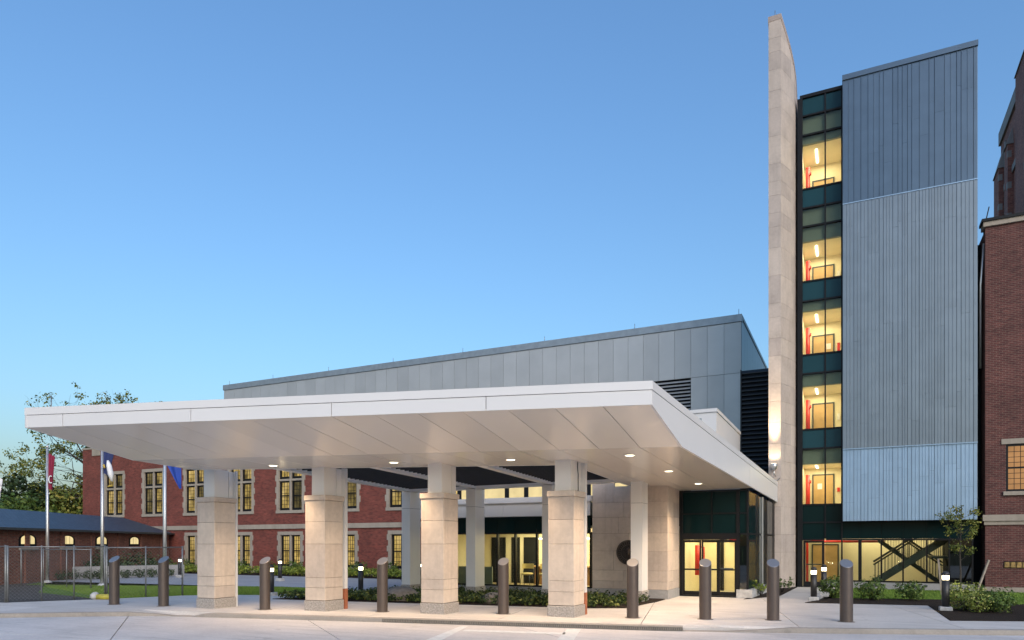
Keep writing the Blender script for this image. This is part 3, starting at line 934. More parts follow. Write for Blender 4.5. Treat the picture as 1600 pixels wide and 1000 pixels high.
# ================================================================== STONE WALL WITH SEAL
sw = empty('stone_wall', (-7.4, 26, 0), 'pale limestone block wall with a round seal beside the entrance', 'wall')
xa, xb, yf = -8.84, -5.97, 25.18
box('core', M['mortar'], xa + 0.02, xb - 0.03, yf + 0.03, 27.05, 0, 4.15, sw)
box('plinth', M['wall_concrete'], xa - 0.02, xb + 0.02, yf - 0.03, 27.0, 0, 0.33, sw)
zc = [0.335, 0.62, 1.02, 1.74, 2.40, 3.0, 3.55, 4.24]
rnd = random.Random(3)
for i in range(len(zc) - 1):
    n = 2 if i % 2 else 3
    cutx = [xa] + sorted(xa + (xb - xa) * ((j + 1) / n) + rnd.uniform(-0.25, 0.25) for j in range(n - 1)) + [xb]
    zz1 = zc[i + 1] if i < len(zc) - 2 else 4.24
    for j in range(n):
        pr = rnd.uniform(-0.002, 0.004)
        if i == len(zc) - 2:
            # the top course is cut to the slope of the soffit under the canopy
            zz1 = min(4.24, zs(((cutx[j] + cutx[j + 1]) / 2, yf)) + 0.05) if cutx[j + 1] > -7.25 else 4.30
        box('stone_block', M['stone_wall'], cutx[j] + 0.003, cutx[j + 1] - 0.003, yf - pr, yf + 0.12, zc[i] + 0.003, zz1 - 0.003, sw, 0.004)
    ycut = [yf + 0.124, yf + (0.9 if i % 2 else 1.2), 27.05]
    for j in range(2):
        box('stone_block', M['stone_wall'], xb - 0.12, xb, ycut[j] + 0.003, ycut[j + 1] - 0.003, zc[i] + 0.003, min(zz1, 4.14) - 0.003, sw, 0.004)
seal = empty('wall_seal', (-7.42, yf - 0.01, 1.25), 'round dark bronze seal mounted on the limestone wall', 'seal')
def disc_y(m, cx, cz, y, r0, r1, th, n=40):
    V = []; Fc = []
    for k in range(n):
        a = 2 * math.pi * k / n
        for r, yy in ((r0, y), (r1, y), (r1, y + th), (r0, y + th)):
            V.append((cx + r * math.cos(a), yy, cz + r * math.sin(a)))
    for k in range(n):
        a = k * 4; b = ((k + 1) % n) * 4
        for q in range(4):
            r = (q + 1) % 4
            Fc.append((a + q, a + r, b + r, b + q))
    m.add(V, Fc)
sx, sz, sy = -7.42, 1.69, yf - 0.035
m = MB(); disc_y(m, sx, sz, sy, 0.001, 0.45, 0.03); m.build('disc', M['bronze_seal'], seal)
m = MB(); disc_y(m, sx, sz, sy - 0.02, 0.41, 0.46, 0.04); disc_y(m, sx, sz, sy - 0.015, 0.27, 0.295, 0.03); m.build('rim', M['bronze_raised'], seal)
m = MB()
for k in range(28):
    a = 2 * math.pi * k / 28
    c_, s_ = math.cos(a), math.sin(a)
    m.bar((sx + 0.32 * c_, sy - 0.008, sz + 0.32 * s_), (sx + 0.385 * c_, sy - 0.008, sz + 0.385 * s_), 0.02, 0.02)
m.build('ring_marks', M['bronze_raised'], seal)
m = MB()
m.tube([(sx - 0.17, sy - 0.01, sz + 0.12), (sx - 0.08, sy - 0.02, sz + 0.03), (sx, sy - 0.02, sz + 0.16), (sx + 0.08, sy - 0.02, sz + 0.03), (sx + 0.17, sy - 0.01, sz + 0.12)], [0.02, 0.05, 0.04, 0.05, 0.02], 6)
m.tube([(sx, sy - 0.02, sz + 0.1), (sx, sy - 0.02, sz - 0.17)], [0.08, 0.03], 8)
m.build('relief', M['bronze_raised'], seal)

# ================================================================== ENTRANCE VESTIBULE
YV = 27.1
ve = empty('entrance_vestibule', (-4.7, 29, 0), 'dark glazed entrance vestibule with lit sliding doors under the canopy', 'vestibule')
vx0, vx1 = -5.96, -3.42
def vtop(x, y): return zs((x, y)) - 0.01
XR = [-3.42, -3.10]; YE = 33.4
def rside(y): return -3.42 + (y - YV) / (YE - YV) * 0.32
zh = 2.38
box('jamb', M['black'], vx0, vx0 + 0.12, YV - 0.02, YV + 0.14, 0.0, 4.1, ve)
box('jamb', M['black'], -3.86, -3.74, YV - 0.02, YV + 0.14, 0.0, 4.02, ve)
box('corner_post', M['black'], vx1 - 0.07, vx1, YV - 0.02, YV + 0.06, 0.33, 4.02, ve)
box('transom', M['black'], vx0 + 0.12, -3.86, YV - 0.03, YV + 0.15, 2.16, zh + 0.03, ve)
box('transom', M['black'], -3.74, vx1 - 0.07, YV - 0.03, YV + 0.1, zh - 0.03, zh + 0.03, ve)
box('transom', M['black'], vx0 + 0.12, vx1 - 0.07, YV - 0.018, YV + 0.1, 3.13, 3.18, ve)
box('transom', M['black'], vx0 + 0.12, vx1 - 0.07, YV - 0.022, YV + 0.1, 3.98, 4.04, ve)
for a, b in ((vx0 + 0.12, -4.78), (-4.73, -3.86), (-3.74, vx1 - 0.07)):
    for za, zb in ((zh + 0.03, 3.13), (3.18, 3.98)):
        box('upper_pane', M['spandrel_dark'], a, b, YV + 0.03, YV + 0.05, za, zb, ve)
box('mullion', M['black'], -4.78, -4.73, YV - 0.015, YV + 0.1, zh + 0.03, 3.98, ve)
box('side_pane', M['glass_dark'], -3.74, vx1 - 0.07, YV + 0.03, YV + 0.036, 0.33, zh - 0.03, ve)
box('threshold', M['black'], vx0 + 0.12, -3.86, YV - 0.03, YV + 0.15, 0.0, 0.045, ve)
dx = [vx0 + 0.12, -5.15, -4.52, -3.86]
for i in range(3):
    a, b = dx[i] + 0.004, dx[i + 1] - 0.004
    yo = YV + (0.02 if i != 1 else 0.075)
    t = MB()
    w = 0.062
    t.box(a, a + w, yo, yo + 0.045, 0.05, 2.155); t.box(b - w, b, yo, yo + 0.045, 0.05, 2.155)
    t.box(a + w, b - w, yo, yo + 0.045, 0.05, 0.20); t.box(a + w, b - w, yo, yo + 0.045, 2.06, 2.155); t.box(a + w, b - w, yo, yo + 0.045, 1.0, 1.06)
    d = t.build('door', M['black'], ve)
    box('glass', M['glass'], a + w, b - w, yo + 0.02, yo + 0.026, 0.20, 1.0, d)
    box('glass', M['glass'], a + w, b - w, yo + 0.02, yo + 0.026, 1.06, 2.06, d)
    if i == 2:
        box('push_bar', M['steel_dark'], a + 0.1, b - 0.1, yo - 0.03, yo - 0.005, 1.05, 1.10, d)
# side wall of dark fluted panels and a light strip
ny = 9
for i in range(ny):
    ya, yb = YV + 0.07 + (YE - YV - 0.07) * i / ny, YV + 0.07 + (YE - YV - 0.07) * (i + 1) / ny
    xa_, xb_ = rside(ya), rside(yb)
    for za, zb in ((0.35, 2.34), (2.42, vtop(xa_, ya) - 0.1)):
        mt = M['spandrel_dark'] if i in (0, 1, 3, 4, 6, 7) else M['black']
        MB().hexa([(xa_, ya + 0.015, za), (xb_, yb - 0.015, za), (xb_ - 0.05, yb - 0.015, za), (xa_ - 0.05, ya + 0.015, za)],
                  [(xa_, ya + 0.015, zb), (xb_, yb - 0.015, zb), (xb_ - 0.05, yb - 0.015, zb), (xa_ - 0.05, ya + 0.015, zb)]).build('side_panel', mt, ve)
MB().hexa([(rside(YV + .07) + 0.01, YV + 0.07, 2.345), (rside(YE) + 0.01, YE, 2.345), (rside(YE) - 0.1, YE, 2.345), (rside(YV + .07) - 0.1, YV + 0.07, 2.345)],
          [(rside(YV + .07) + 0.01, YV + 0.07, 2.415), (rside(YE) + 0.01, YE, 2.415), (rside(YE) - 0.1, YE, 2.415), (rside(YV + .07) - 0.1, YV + 0.07, 2.415)]).build('side_rail', M['black'], ve)
MB().hexa([(rside(YV + .07) - 0.055, YV + 0.15, 0.3), (rside(YE) - 0.055, YE, 0.3), (rside(YE) - 0.1, YE, 0.3), (rside(YV + .07) - 0.1, YV + 0.15, 0.3)],
          [(rside(YV + .07) - 0.055, YV + 0.15, 4.03), (rside(YE) - 0.055, YE, 3.85), (rside(YE) - 0.1, YE, 3.85), (rside(YV + .07) - 0.1, YV + 0.15, 4.03)]).build('side_backing', M['core'], ve)
box('side_post', M['alu'], rside(29.9) + 0.012, rside(29.9) + 0.07, 29.85, 29.98, 0.35, 3.9, ve)
MB().hexa([(-3.84, YV - 0.14, 0), (-3.28, YV - 0.14, 0), (-2.97, YE, 0), (-3.5, YE, 0)], [(-3.84, YV - 0.14, 0.31), (-3.28, YV - 0.14, 0.31), (-2.97, YE, 0.31), (-3.5, YE, 0.31)]).build('kerb_base', M['concrete_foot'], ve)
# vestibule room
box('floor', M['walk'], vx0, -3.6, YV + 0.16, 33.0, -0.02, 0.02, ve)
box('ceiling', M['ceiling'], vx0, -3.6, YV + 0.16, 33.0, 2.6, 2.66, ve)
box('wall', M['cream'], vx0 + 0.0, vx0 + 0.08, YV + 0.16, 33.0, 0.02, 2.6, ve)
box('wall', M['cream'], -3.66, -3.58, YV + 0.16, 33.0, 0.02, 2.6, ve)
box('wall', M['cream'], vx0 + 0.08, -3.66, 30.6, 30.7, 0.02, 2.6, ve)
box('inner_door', M['black'], -5.0, -4.86, 30.5, 30.6, 0.02, 2.3, ve)
box('inner_door', M['black'], -4.2, -4.08, 30.5, 30.6, 0.02, 2.3, ve)
box('notice', M['white_mark'], -4.1, -3.9, 30.4, 30.42, 1.25, 1.75, ve)
sp = MB(); sp.tube([(-5.58, 28.6, 0.75), (-5.58, 28.6, 1.95)], 0.10, 10)
sp.build('standpipe', M['red'], ve)
MB().tube([(-5.42, 28.55, 0.85), (-5.3, 28.5, 0.85), (-5.3, 28.5, 1.88), (-5.42, 28.55, 1.88)], 0.03, 6).build('standpipe_branch', M['red'], ve)
MB().tube([(-4.6, 30.4, 2.15), (-3.7, 30.4, 2.15)], 0.05, 8).build('sprinkler_pipe', M['red'], ve)
lamp('vestibule_lamp', 'AREA', (-4.8, 28.9, 2.55), 90, (1.0, 0.86, 0.56), ve, shape='RECTANGLE', size=1.6, size_y=2.6, rot=(0, 0, 0))

# ================================================================== STONE FIN
fin = empty('stone_fin', (-2.8, 34.5, 0), 'tall pale limestone blade wall rising beside the stair tower', 'fin')
FX0, FX1, FY = -3.37, -2.85, 33.5
curve = [Vector((-2.85, 33.5)), Vector((-2.66, 34.02)), Vector((-2.50, 34.5)), Vector((-2.40, 34.9)), Vector((-2.34, 35.3)), Vector((-2.33, 35.75)), Vector((-2.33, 37.2))]
def ftop(y): return 25.72 - (y - 33.5) * 1.05
core = [(FX0 + 0.03, FY + 0.03)] + [(p.x - 0.04, p.y + 0.03) for p in curve] + [(FX0 + 0.03, 37.2)]
MB().hexa([(x, y, 0) for x, y in core], [(x, y, ftop(y) - 0.15) for x, y in core]).build('core', M['mortar'], fin)
rnd = random.Random(11)
zz = 0.0
ci = 0
while zz < 25.7:
    h = rnd.choice((0.62, 0.95, 1.25, 1.25, 0.8)) if zz > 0 else 0.38
    z1 = min(zz + h, 26)
    g_ = 0.004
    # front stone
    tp = min(z1, 25.72) - g_
    if tp - zz > 0.1:
        box('stone_block', M['fin_stone'], FX0, FX1 - 0.002, FY, FY + 0.16, zz + g_, tp, fin)
    # stones along the curved side
    brk = (0, 2, 4, 6) if ci % 2 else (0, 3, 6)
    for a, b in zip(brk[:-1], brk[1:]):
        pts = curve[a:b + 1]
        if a == 0: pts = [curve[0] + (curve[1] - curve[0]) * 0.02] + pts[1:]
        bot = []; top = []
        poly = [(p.x, p.y) for p in pts] + [(p.x - 0.14, p.y + 0.02) for p in reversed(pts)]
        ok = True
        for x, y in poly:
            bot.append((x, y, min(zz + g_, ftop(y)))); top.append((x, y, min(z1 - g_, ftop(y))))
        if max(t[2] - b_[2] for t, b_ in zip(top, bot)) < 0.12: continue
        sh = (pts[-1] - pts[-2]).normalized() * 0.004
        MB().hexa(bot, [(t[0], t[1], max(t[2], b_[2] + 0.002)) for t, b_ in zip(top, bot)]).build('stone_block', M['fin_stone'], fin)
    zz = z1; ci += 1
cp = [(FX0 - 0.02, FY - 0.02)] + [(p.x + 0.015, p.y - 0.015) for p in curve] + [(FX0 - 0.02, 37.2)]
MB().hexa([(x, y, ftop(max(y, 33.5)) - 0.12) for x, y in cp], [(x, y, ftop(max(y, 33.5)) + 0.10) for x, y in cp]).build('coping', M['stone_dark'], fin)
MB().tube([(-3.1, 33.6, 25.7), (-3.1, 33.6, 26.1)], 0.015, 5).build('lightning_rod', M['galv'], fin)
# wall washer on the fin
ww = empty('wall_light', (-3.12, 33.3, 5.2), 'small grey uplight fixed low on the stone fin', 'wall light')
MB().lathe((-3.12, 33.28, 5.30), [(0.05, 0), (0.13, 0.05), (0.15, 0.18), (0.15, 0.27), (0.12, 0.29)], 14).build('housing', M['alu'], ww)
MB().lathe((-3.12, 33.28, 5.592), [(0.11, 0), (0.11, 0.006)], 14).build('lens', M['lamp'], ww)
MB().bar((-3.12, 33.3, 5.38), (-3.12, 33.498, 5.38), 0.06, 0.06).build('bracket', M['alu'], ww)
MB().tube([(-3.12, 33.28, 5.29), (-3.12, 33.28, 5.12), (-3.06, 33.42, 5.05)], 0.03, 8).build('stem', M['alu'], ww)
lamp('wall_washer_lamp', 'SPOT', (-3.11, 33.16, 5.62), 70, (1.0, 0.76, 0.46), ww, spot_size=R(110), spot_blend=0.5, shadow_soft_size=0.08, rot=(R(180 - 14), 0, 0))
lamp('wall_washer_lamp', 'SPOT', (-3.11, 33.12, 5.62), 3000, (1.0, 0.76, 0.46), ww, spot_size=R(34), spot_blend=0.9, shadow_soft_size=0.08, rot=(R(180 - 4), 0, 0))
br = MB().tube([(-2.88, 33.47, 4.95), (-3.1, 33.2, 4.72)], 0.02, 6)
tag(br.build('stay_rod', M['galv']), 'thin metal stay rod between the canopy edge and stone fin', 'rod')

# ================================================================== STAIR TOWER
YG, YM = 35.2, 34.6
tw = empty('stair_tower', (1.2, 39, 0), 'tall metal-clad stair tower with a lit glass strip', 'tower')
TX0, TXM, TX1 = -2.16, -0.34, 4.71
box('core', M['core'], TX0, TX1 - 0.05, 37.75, 44, 3.05, 22.5, tw)
box('core', M['core'], TX0, TX1 - 0.05, 39.35, 44, 0, 3.05, tw)
box('core', M['core'], TXM + 0.05, TX1 - 0.05, YM + 0.12, 37.75, 3.06, 22.6, tw)
box('core', M['core'], TXM + 0.12, TX1 - 0.12, YM + 0.3, 37.75, 3.0, 3.05, tw)
# metal cladding: upright ribbed strips in three tiers
rnd = random.Random(5)
ws = []
x = TXM
while x < TX1 - 0.08:
    w = rnd.choice((0.16, 0.2, 0.28, 0.36, 0.44))
    if x + w > TX1 - 0.12: w = TX1 - x
    ws.append((x, x + w)); x += w
def strip(x0, x1, z0, z1, yo, n):
    """ribbed pan: a profile in plan extruded upward"""
    prof = []
    gap = 0.006
    xs__ = [x0 + gap, x0 + gap + 0.012]
    prof = [(x0 + gap, yo + 0.03), (x0 + gap, yo - 0.022), (x0 + gap + 0.02, yo - 0.022), (x0 + gap + 0.02, yo)]
    wpan = (x1 - gap) - (x0 + gap + 0.02)
    for k in range(n):
        c = x0 + gap + 0.02 + wpan * (k + 1) / (n + 1)
        prof += [(c - 0.018, yo), (c - 0.009, yo - 0.016), (c + 0.009, yo - 0.016), (c + 0.018, yo)]
    prof += [(x1 - gap, yo), (x1 - gap, yo + 0.03)]
    m = MB()
    N = len(prof)
    V = [(p[0], p[1], z0) for p in prof] + [(p[0], p[1], z1) for p in prof]
    Fc = [(i, i + 1, N + i + 1, N + i) for i in range(N - 1)]
    Fc += [tuple(reversed(range(N))), tuple(range(N, 2 * N))]
    m.add(V, Fc)
    return m
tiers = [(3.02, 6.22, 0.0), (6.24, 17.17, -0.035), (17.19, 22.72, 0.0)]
for ti, (za, zb, yo) in enumerate(tiers):
    for (x0, x1) in ws:
        w = x1 - x0
        n = 0 if w < 0.2 else (1 if w < 0.3 else 2)
        if ti == 2: n = 0 if w < 0.4 else 1
        cut = [za, zb]
        span = zb - za
        k = 3 if ti == 1 else 1
        for q in range(k):
            cut.append(za + span * (q + rnd.uniform(0.25, 0.75)) / k)
        cut.sort()
        for c0, c1 in zip(cut[:-1], cut[1:]):
            strip(x0, x1, c0 + 0.003, c1 - 0.003, YM + yo + rnd.uniform(-0.004, 0.004), n).build('metal_panel', M[('zinc_pale', 'zinc', 'zinc_dark')[ti]], tw)  # reflection differences between tiers are painted in through these colours
for z in (6.21, 17.16):
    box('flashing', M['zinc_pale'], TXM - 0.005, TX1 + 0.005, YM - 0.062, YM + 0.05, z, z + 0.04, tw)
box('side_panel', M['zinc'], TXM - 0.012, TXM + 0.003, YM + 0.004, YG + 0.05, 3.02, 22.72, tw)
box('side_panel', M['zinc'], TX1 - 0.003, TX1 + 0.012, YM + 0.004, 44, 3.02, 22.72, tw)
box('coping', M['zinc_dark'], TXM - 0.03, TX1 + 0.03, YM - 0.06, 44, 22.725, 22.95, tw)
box('soffit', M['core'], TXM, TX1, YM + 0.035, YG + 0.1, 3.03, 3.055, tw)
# glass strip
gx0, gxm, gx1 = -2.06, -1.08, -0.40
zb_ = [22.72, 21.9, 21.0, 18.49, 17.61, 16.75, 14.19, 13.28, 10.78, 9.91, 7.31, 6.42, 3.82, 3.0, 2.2]
box('coping', M['black'], TX0, TXM, YG - 0.08, YG + 2.6, 22.72, 22.86, tw)
box('jamb', M['black'], TX0 - 0.1, gx0 + 0.02, YG - 0.08, YG + 0.12, 0, 22.72, tw)
box('jamb', M['black'], gx1 - 0.02, TXM - 0.014, YG - 0.06, YG + 0.12, 0.3, 22.72, tw)
box('mullion', M['black'], gxm - 0.03, gxm + 0.03, YG - 0.06, YG + 0.1, 2.3, 22.72, tw)
for z in zb_[1:]:
    for a, b in ((gx0 + 0.02, gxm - 0.03), (gxm + 0.03, gx1 - 0.02)):
        box('transom', M['black'], a, b, YG - 0.05, YG + 0.1, z - 0.035, z + 0.035, tw)
vision = {(21.0, 18.49), (16.75, 14.19), (13.28, 10.78), (9.91, 7.31), (6.42, 3.82), (21.9, 21.0), (17.61, 16.75)}
for z1, z0 in zip(zb_[:-1], zb_[1:]):
    for a, b in ((gx0 + 0.02, gxm - 0.03), (gxm + 0.03, gx1 - 0.02)):
        if (z1, z0) in vision:
            box('pane', M['glass'], a, b, YG + 0.01, YG + 0.018, z0 + 0.035, z1 - 0.035, tw)
        else:
            box('spandrel', M['spandrel'] if z0 > 3.5 else M['spandrel_dark'], a, b, YG, YG + 0.03, z0 + 0.035, z1 - 0.035, tw)
# the landings seen through the glass
YBK = 37.6
floors = [(3.25, 5.72), (6.75, 9.35), (10.1, 12.85), (13.5, 16.1), (17.75, 20.65)]
tops = [6.42, 9.91, 13.28, 17.61, 21.9]
lamp_w = [62, 56, 66, 58, 64]
for fi, ((zf, zc_), zt_) in enumerate(zip(floors, tops)):
    box('landing_floor', M['cream'], TX0 + 0.02, TXM - 0.05, YG + 0.12, YBK, zf - 0.12, zf, tw)
    box('landing_ceiling', M['ceiling'], TX0 + 0.02, TXM - 0.05, YG + 0.30, YBK, zc_, zc_ + 0.06, tw)
    box('bulkhead', M['bulkhead'], TX0 + 0.02, TXM - 0.05, YG + 0.14, YG + 0.30, zc_, zt_ + 0.1, tw)
    box('landing_wall', M['cream'], TX0 + 0.02, TXM - 0.05, YBK, YBK + 0.1, zf, zc_, tw)
    box('landing_wall', M['cream'], TX0 + 0.0, TX0 + 0.06, YG + 0.14, YBK, zf, zc_, tw)
    box('landing_wall', M['cream'], TXM - 0.05, TXM + 0.02, YG + 0.14, YBK, zf, zc_, tw)
    fr = MB(); fr.box(-1.74, -1.68, YBK - 0.05, YBK, zf, zf + 2.18); fr.box(-0.8, -0.74, YBK - 0.05, YBK, zf, zf + 2.18); fr.box(-1.68, -0.8, YBK - 0.05, YBK, zf + 2.12, zf + 2.18)
    dr = fr.build('door_frame', M['steel_dark'], tw)
    box('door_leaf', M['tan_door'], -1.68, -0.8, YBK - 0.03, YBK - 0.002, zf, zf + 2.12, dr)
    box('wall_box', M['white_mark'] if fi % 2 else M['red'], -0.62, -0.5, YBK - 0.06, YBK - 0.002, zf + 1.3, zf + 1.5 + 0.1 * fi, tw)
    if fi in (0, 2): box('notice', M['white_mark'], -1.5 + 0.2 * fi, -1.3 + 0.2 * fi, YBK - 0.04, YBK - 0.032, zf + 1.45, zf + 1.72, tw)
    MB().tube([(-1.90, 36.9, zf), (-1.90, 36.9, zc_ - 0.35)], 0.10, 10).build('standpipe', M['red'], tw)
    MB().tube([(-1.90, 36.9, zc_ - 0.75), (-1.78, 36.8, zc_ - 0.75), (-1.78, 36.8, zc_ - 0.62)], 0.045, 8).build('standpipe_valve', M['red'], tw)
    MB().lathe((-1.90, 36.9, zc_ - 0.42), [(0.1, 0), (0.1, 0.05)], 10).build('standpipe_collar', M['red'], tw)
    box('strip_light', M['strip'], -1.53, -1.45, YG + 0.75, YBK - 0.35, zc_ - 0.035, zc_ - 0.002, tw)
    lamp('landing_lamp', 'AREA', (-1.4, 36.5, zc_ - 0.06), lamp_w[fi] * 0.82, (1.0, 0.88, 0.64), tw, shape='RECTANGLE', size=1.0, size_y=1.3, rot=(0, 0, 0))
# ground floor: door, glazing, dark spandrel band
gfx = [-0.40, 0.35, 1.2, 2.05, 2.95, 3.78, 4.62]
box('spandrel_backing', M['core'], TX0 + 0.1, TX1 - 0.1, YG + 0.045, YG + 0.13, 2.25, 3.0, tw)  # added to stop hall light leaking through the spandrel joints
box('plinth', M['wall_concrete'], -1.05, TX1 - 0.02, YG - 0.08, YG + 0.2, 0, 0.30, tw)
box('sill', M['black'], -1.05, TX1 - 0.05, YG - 0.1, YG + 0.14, 0.303, 0.36, tw)
box('head', M['black'], TXM - 0.01, TX1 - 0.05, YG - 0.03, YG + 0.14, 2.16, 2.24, tw)
for i, x in enumerate(gfx[1:]):
    box('mullion', M['black'], x - 0.03 - (0.04 if i == 0 else 0), x + 0.03 + (0.04 if i == 0 else 0), YG - 0.04, YG + 0.12, 0.36, 2.16, tw)
for a, b in zip(gfx[:-1], gfx[1:]):
    box('spandrel', M['spandrel_dark'], a + 0.01, b - 0.01, YG, YG + 0.03, 2.245, 3.02, tw)
    box('pane', M['glass'] if b < 4 else M['glass_dark'], a + 0.03, b - 0.03, YG + 0.01, YG + 0.018, 0.36, 2.16, tw)
box('pane', M['glass'], gxm + 0.03, gx1 - 0.02, YG + 0.01, YG + 0.018, 0.36, 2.16, tw)
fr = MB()
fr.box(-2.02, -1.92, YG - 0.02, YG + 0.06, 0.02, 2.16); fr.box(-1.22, -1.12, YG - 0.02, YG + 0.06, 0.02, 2.16)
fr.box(-1.92, -1.22, YG - 0.02, YG + 0.06, 0.02, 0.26); fr.box(-1.92, -1.22, YG - 0.02, YG + 0.06, 2.06, 2.16)
dr = fr.build('door', M['black'], tw)
box('glass', M['glass'], -1.92, -1.22, YG + 0.01, YG + 0.018, 0.26, 2.06, dr)
box('push_bar', M['steel_dark'], -1.9, -1.24, YG + 0.07, YG + 0.1, 1.03, 1.08, dr)
# ground-floor hall
box('hall_floor', M['wall_concrete'], TX0, 4.6, YG + 0.2, 39.2, -0.02, 0.02, tw)
box('hall_ceiling', M['ceiling'], TX0, 4.1, YG + 0.14, 39.2, 2.9, 2.96, tw)
box('hall_wall', M['cream'], TX0 + 0.06, 4.0, 39.2, 39.3, 0.02, 2.9, tw)
box('hall_wall', M['cream'], TX0, TX0 + 0.06, YG + 0.14, 39.3, 0.02, 2.9, tw)
box('hall_wall', M['core'], 3.95, 4.05, YG + 0.14, 39.2, 0.02, 2.9, tw)
fr = MB(); fr.box(-1.8, -1.74, 38.3, 38.36, 0.02, 2.0); fr.box(-0.62, -0.56, 38.3, 38.36, 0.02, 2.0); fr.box(-1.74, -0.62, 38.3, 38.36, 1.94, 2.0)
dr = fr.build('door_frame', M['steel_dark'], tw)
box('door_leaf', M['tan_door'], -1.74, -0.62, 38.33, 38.36, 0.02, 1.94, dr)
box('hall_wall', M['cream'], TX0 + 0.06, -0.3, 38.38, 38.45, 0.02, 2.9, tw)
MB().tube([(-1.95, 37.2, 0.02), (-1.95, 37.2, 2.0), (-1.95, 37.2, 2.1), (-1.8, 37.2, 2.12), (1.4, 37.6, 2.12)], 0.06, 8).build('standpipe', M['red'], tw)
lamp('hall_lamp', 'AREA', (-1.0, 36.6, 2.86), 44, (1.0, 0.86, 0.58), tw, shape='RECTANGLE', size=1.6, size_y=1.6, rot=(0, 0, 0))
lamp('hall_lamp', 'AREA', (1.2, 38.4, 2.86), 66, (1.0, 0.86, 0.56), tw, shape='RECTANGLE', size=3.0, size_y=1.0, rot=(0, 0, 0))
lamp('hall_lamp', 'AREA', (3.0, 38.6, 2.86), 34, (1.0, 0.86, 0.56), tw, shape='RECTANGLE', size=1.4, size_y=0.8, rot=(0, 0, 0))
# staircase behind the glass
stc = empty('staircase', (2.2, 36.8, 0.02), 'dark steel staircase with crossing flights behind the ground-floor glass', 'staircase')
def flight(x0, z0, x1, z1, ya, yb, sh=0.28):
    for y in (ya, yb):
        MB().bar((x0, y, z0), (x1, y, z1), 0.05, sh).build('stringer', M['steel_dark'], stc)
    n = 12
    m = MB()
    MB().hexa([(x0, ya, z0 - 0.12), (x1, ya, z1 - 0.12), (x1, yb, z1 - 0.12), (x0, yb, z0 - 0.12)], [(x0, ya, z0 - 0.09), (x1, ya, z1 - 0.09), (x1, yb, z1 - 0.09), (x0, yb, z0 - 0.09)]).build('underside', M['steel_dark'], stc)
    for k in range(n):
        t = (k + 0.5) / n
        xx, z_ = x0 + (x1 - x0) * t, z0 + (z1 - z0) * t
        w_ = abs(x1 - x0) / n * 0.55
        box('tread', M['steel_dark'], xx - w_, xx + w_, ya + 0.03, yb - 0.03, z_ + 0.02, z_ + 0.06, stc)
    for y in (ya, yb):
        MB().tube([(x0, y, z0 + 1.0), (x1, y, z1 + 1.0)], 0.032, 6).build('handrail', M['steel_dark'], stc)
        MB().tube([(x0, y, z0 + 0.86), (x1, y, z1 + 0.86)], 0.022, 6).build('rail', M['steel_dark'], stc)
        for k in range(22):
            t = (k + 0.5) / 22
            xx, z_ = x0 + (x1 - x0) * t, z0 + (z1 - z0) * t
            MB().bar((xx, y, z_ + 0.12), (xx, y, z_ + 0.86), 0.022, 0.022).build('baluster', M['steel_dark'], stc)
flight(0.92, 0.18, 3.9, 2.32, 35.95, 36.95)
flight(3.75, 0.15, 1.15, 2.2, 37.25, 38.2, 0.16)
box('landing', M['steel_dark'], 3.2, 3.94, 35.9, 38.25, 1.36, 1.46, stc)
for k in range(8):
    MB().bar((3.3 + k * 0.08, 36.0, 1.46), (3.3 + k * 0.08, 36.0, 2.4), 0.022, 0.022).build('baluster', M['steel_dark'], stc)

# ================================================================== PENTHOUSE
YP = 40.0
ph = empty('penthouse', (-25, 46, 6), 'long grey metal-panelled upper block behind the canopy', 'building')
PX0, PX1, PZ = -44.9, -5.44, 14.62
box('core', M['core'], PX0 + 0.1, PX1 - 0.1, YP + 0.1, 58, 3, PZ - 0.15, ph)
pw = 0.912
x = PX1
i = 0
while x > PX0 + 0.1:
    xa_ = max(PX0, x - pw)
    lo = 3.0
    if i < 3:
        box('metal_panel', M['grey_panel'], xa_ + 0.007, x - 0.007, YP, YP + 0.06, 11.415, PZ - 0.42, ph)
        box('metal_panel', M['grey_panel'], xa_ + 0.007, x - 0.007, YP, YP + 0.06, 5.0, 11.395, ph)
    elif i < 6:
        box('metal_panel', M['grey_panel'], xa_ + 0.007, x - 0.007, YP, YP + 0.06, 11.415, PZ - 0.42, ph)
    else:
        box('metal_panel', M['grey_panel'], xa_ + 0.007, x - 0.007, YP, YP + 0.06, 5.0, PZ - 0.42, ph)
    x -= pw; i += 1
z = 11.3
while z > 6.0:
    MB().hexa([(-10.8, YP - 0.02, z - 0.11), (-8.2, YP - 0.02, z - 0.11), (-8.2, YP + 0.05, z - 0.09), (-10.8, YP + 0.05, z - 0.09)],
              [(-10.8, YP - 0.0, z - 0.08), (-8.2, YP - 0.0, z - 0.08), (-8.2, YP + 0.08, z - 0.0), (-10.8, YP + 0.08, z - 0.0)]).build('louvre_slat', M['grey_panel'], ph)
    z -= 0.2
box('coping', M['coping'], PX0 - 0.05, PX1 + 0.04, YP - 0.06, YP + 0.3, PZ - 0.40, PZ, ph)
box('coping', M['coping'], PX1 - 0.3, PX1 + 0.05, YP + 0.3, 58, PZ - 0.2, PZ - 0.005, ph)
y = YP + 0.07
while y < 57:
    box('side_panel', M['zinc'], PX1 - 0.05, PX1 + 0.01, y + 0.01, y + 1.19, 5.0, PZ - 0.21, ph)
    y += 1.2
for px_ in (357, 425, 512, 613, 722, 850, 991, 1154):
    t_ = (px_ - 800) / FOC
    r_ = (-math.sin(R(YAW)) + math.cos(R(YAW)) * t_) / (math.cos(R(YAW)) + math.sin(R(YAW)) * t_)
    MB().tube([(r_ * YP, YP + 0.1, PZ), (r_ * YP, YP + 0.1, PZ + 0.32)], 0.015, 5).build('lightning_rod', M['galv'], ph)
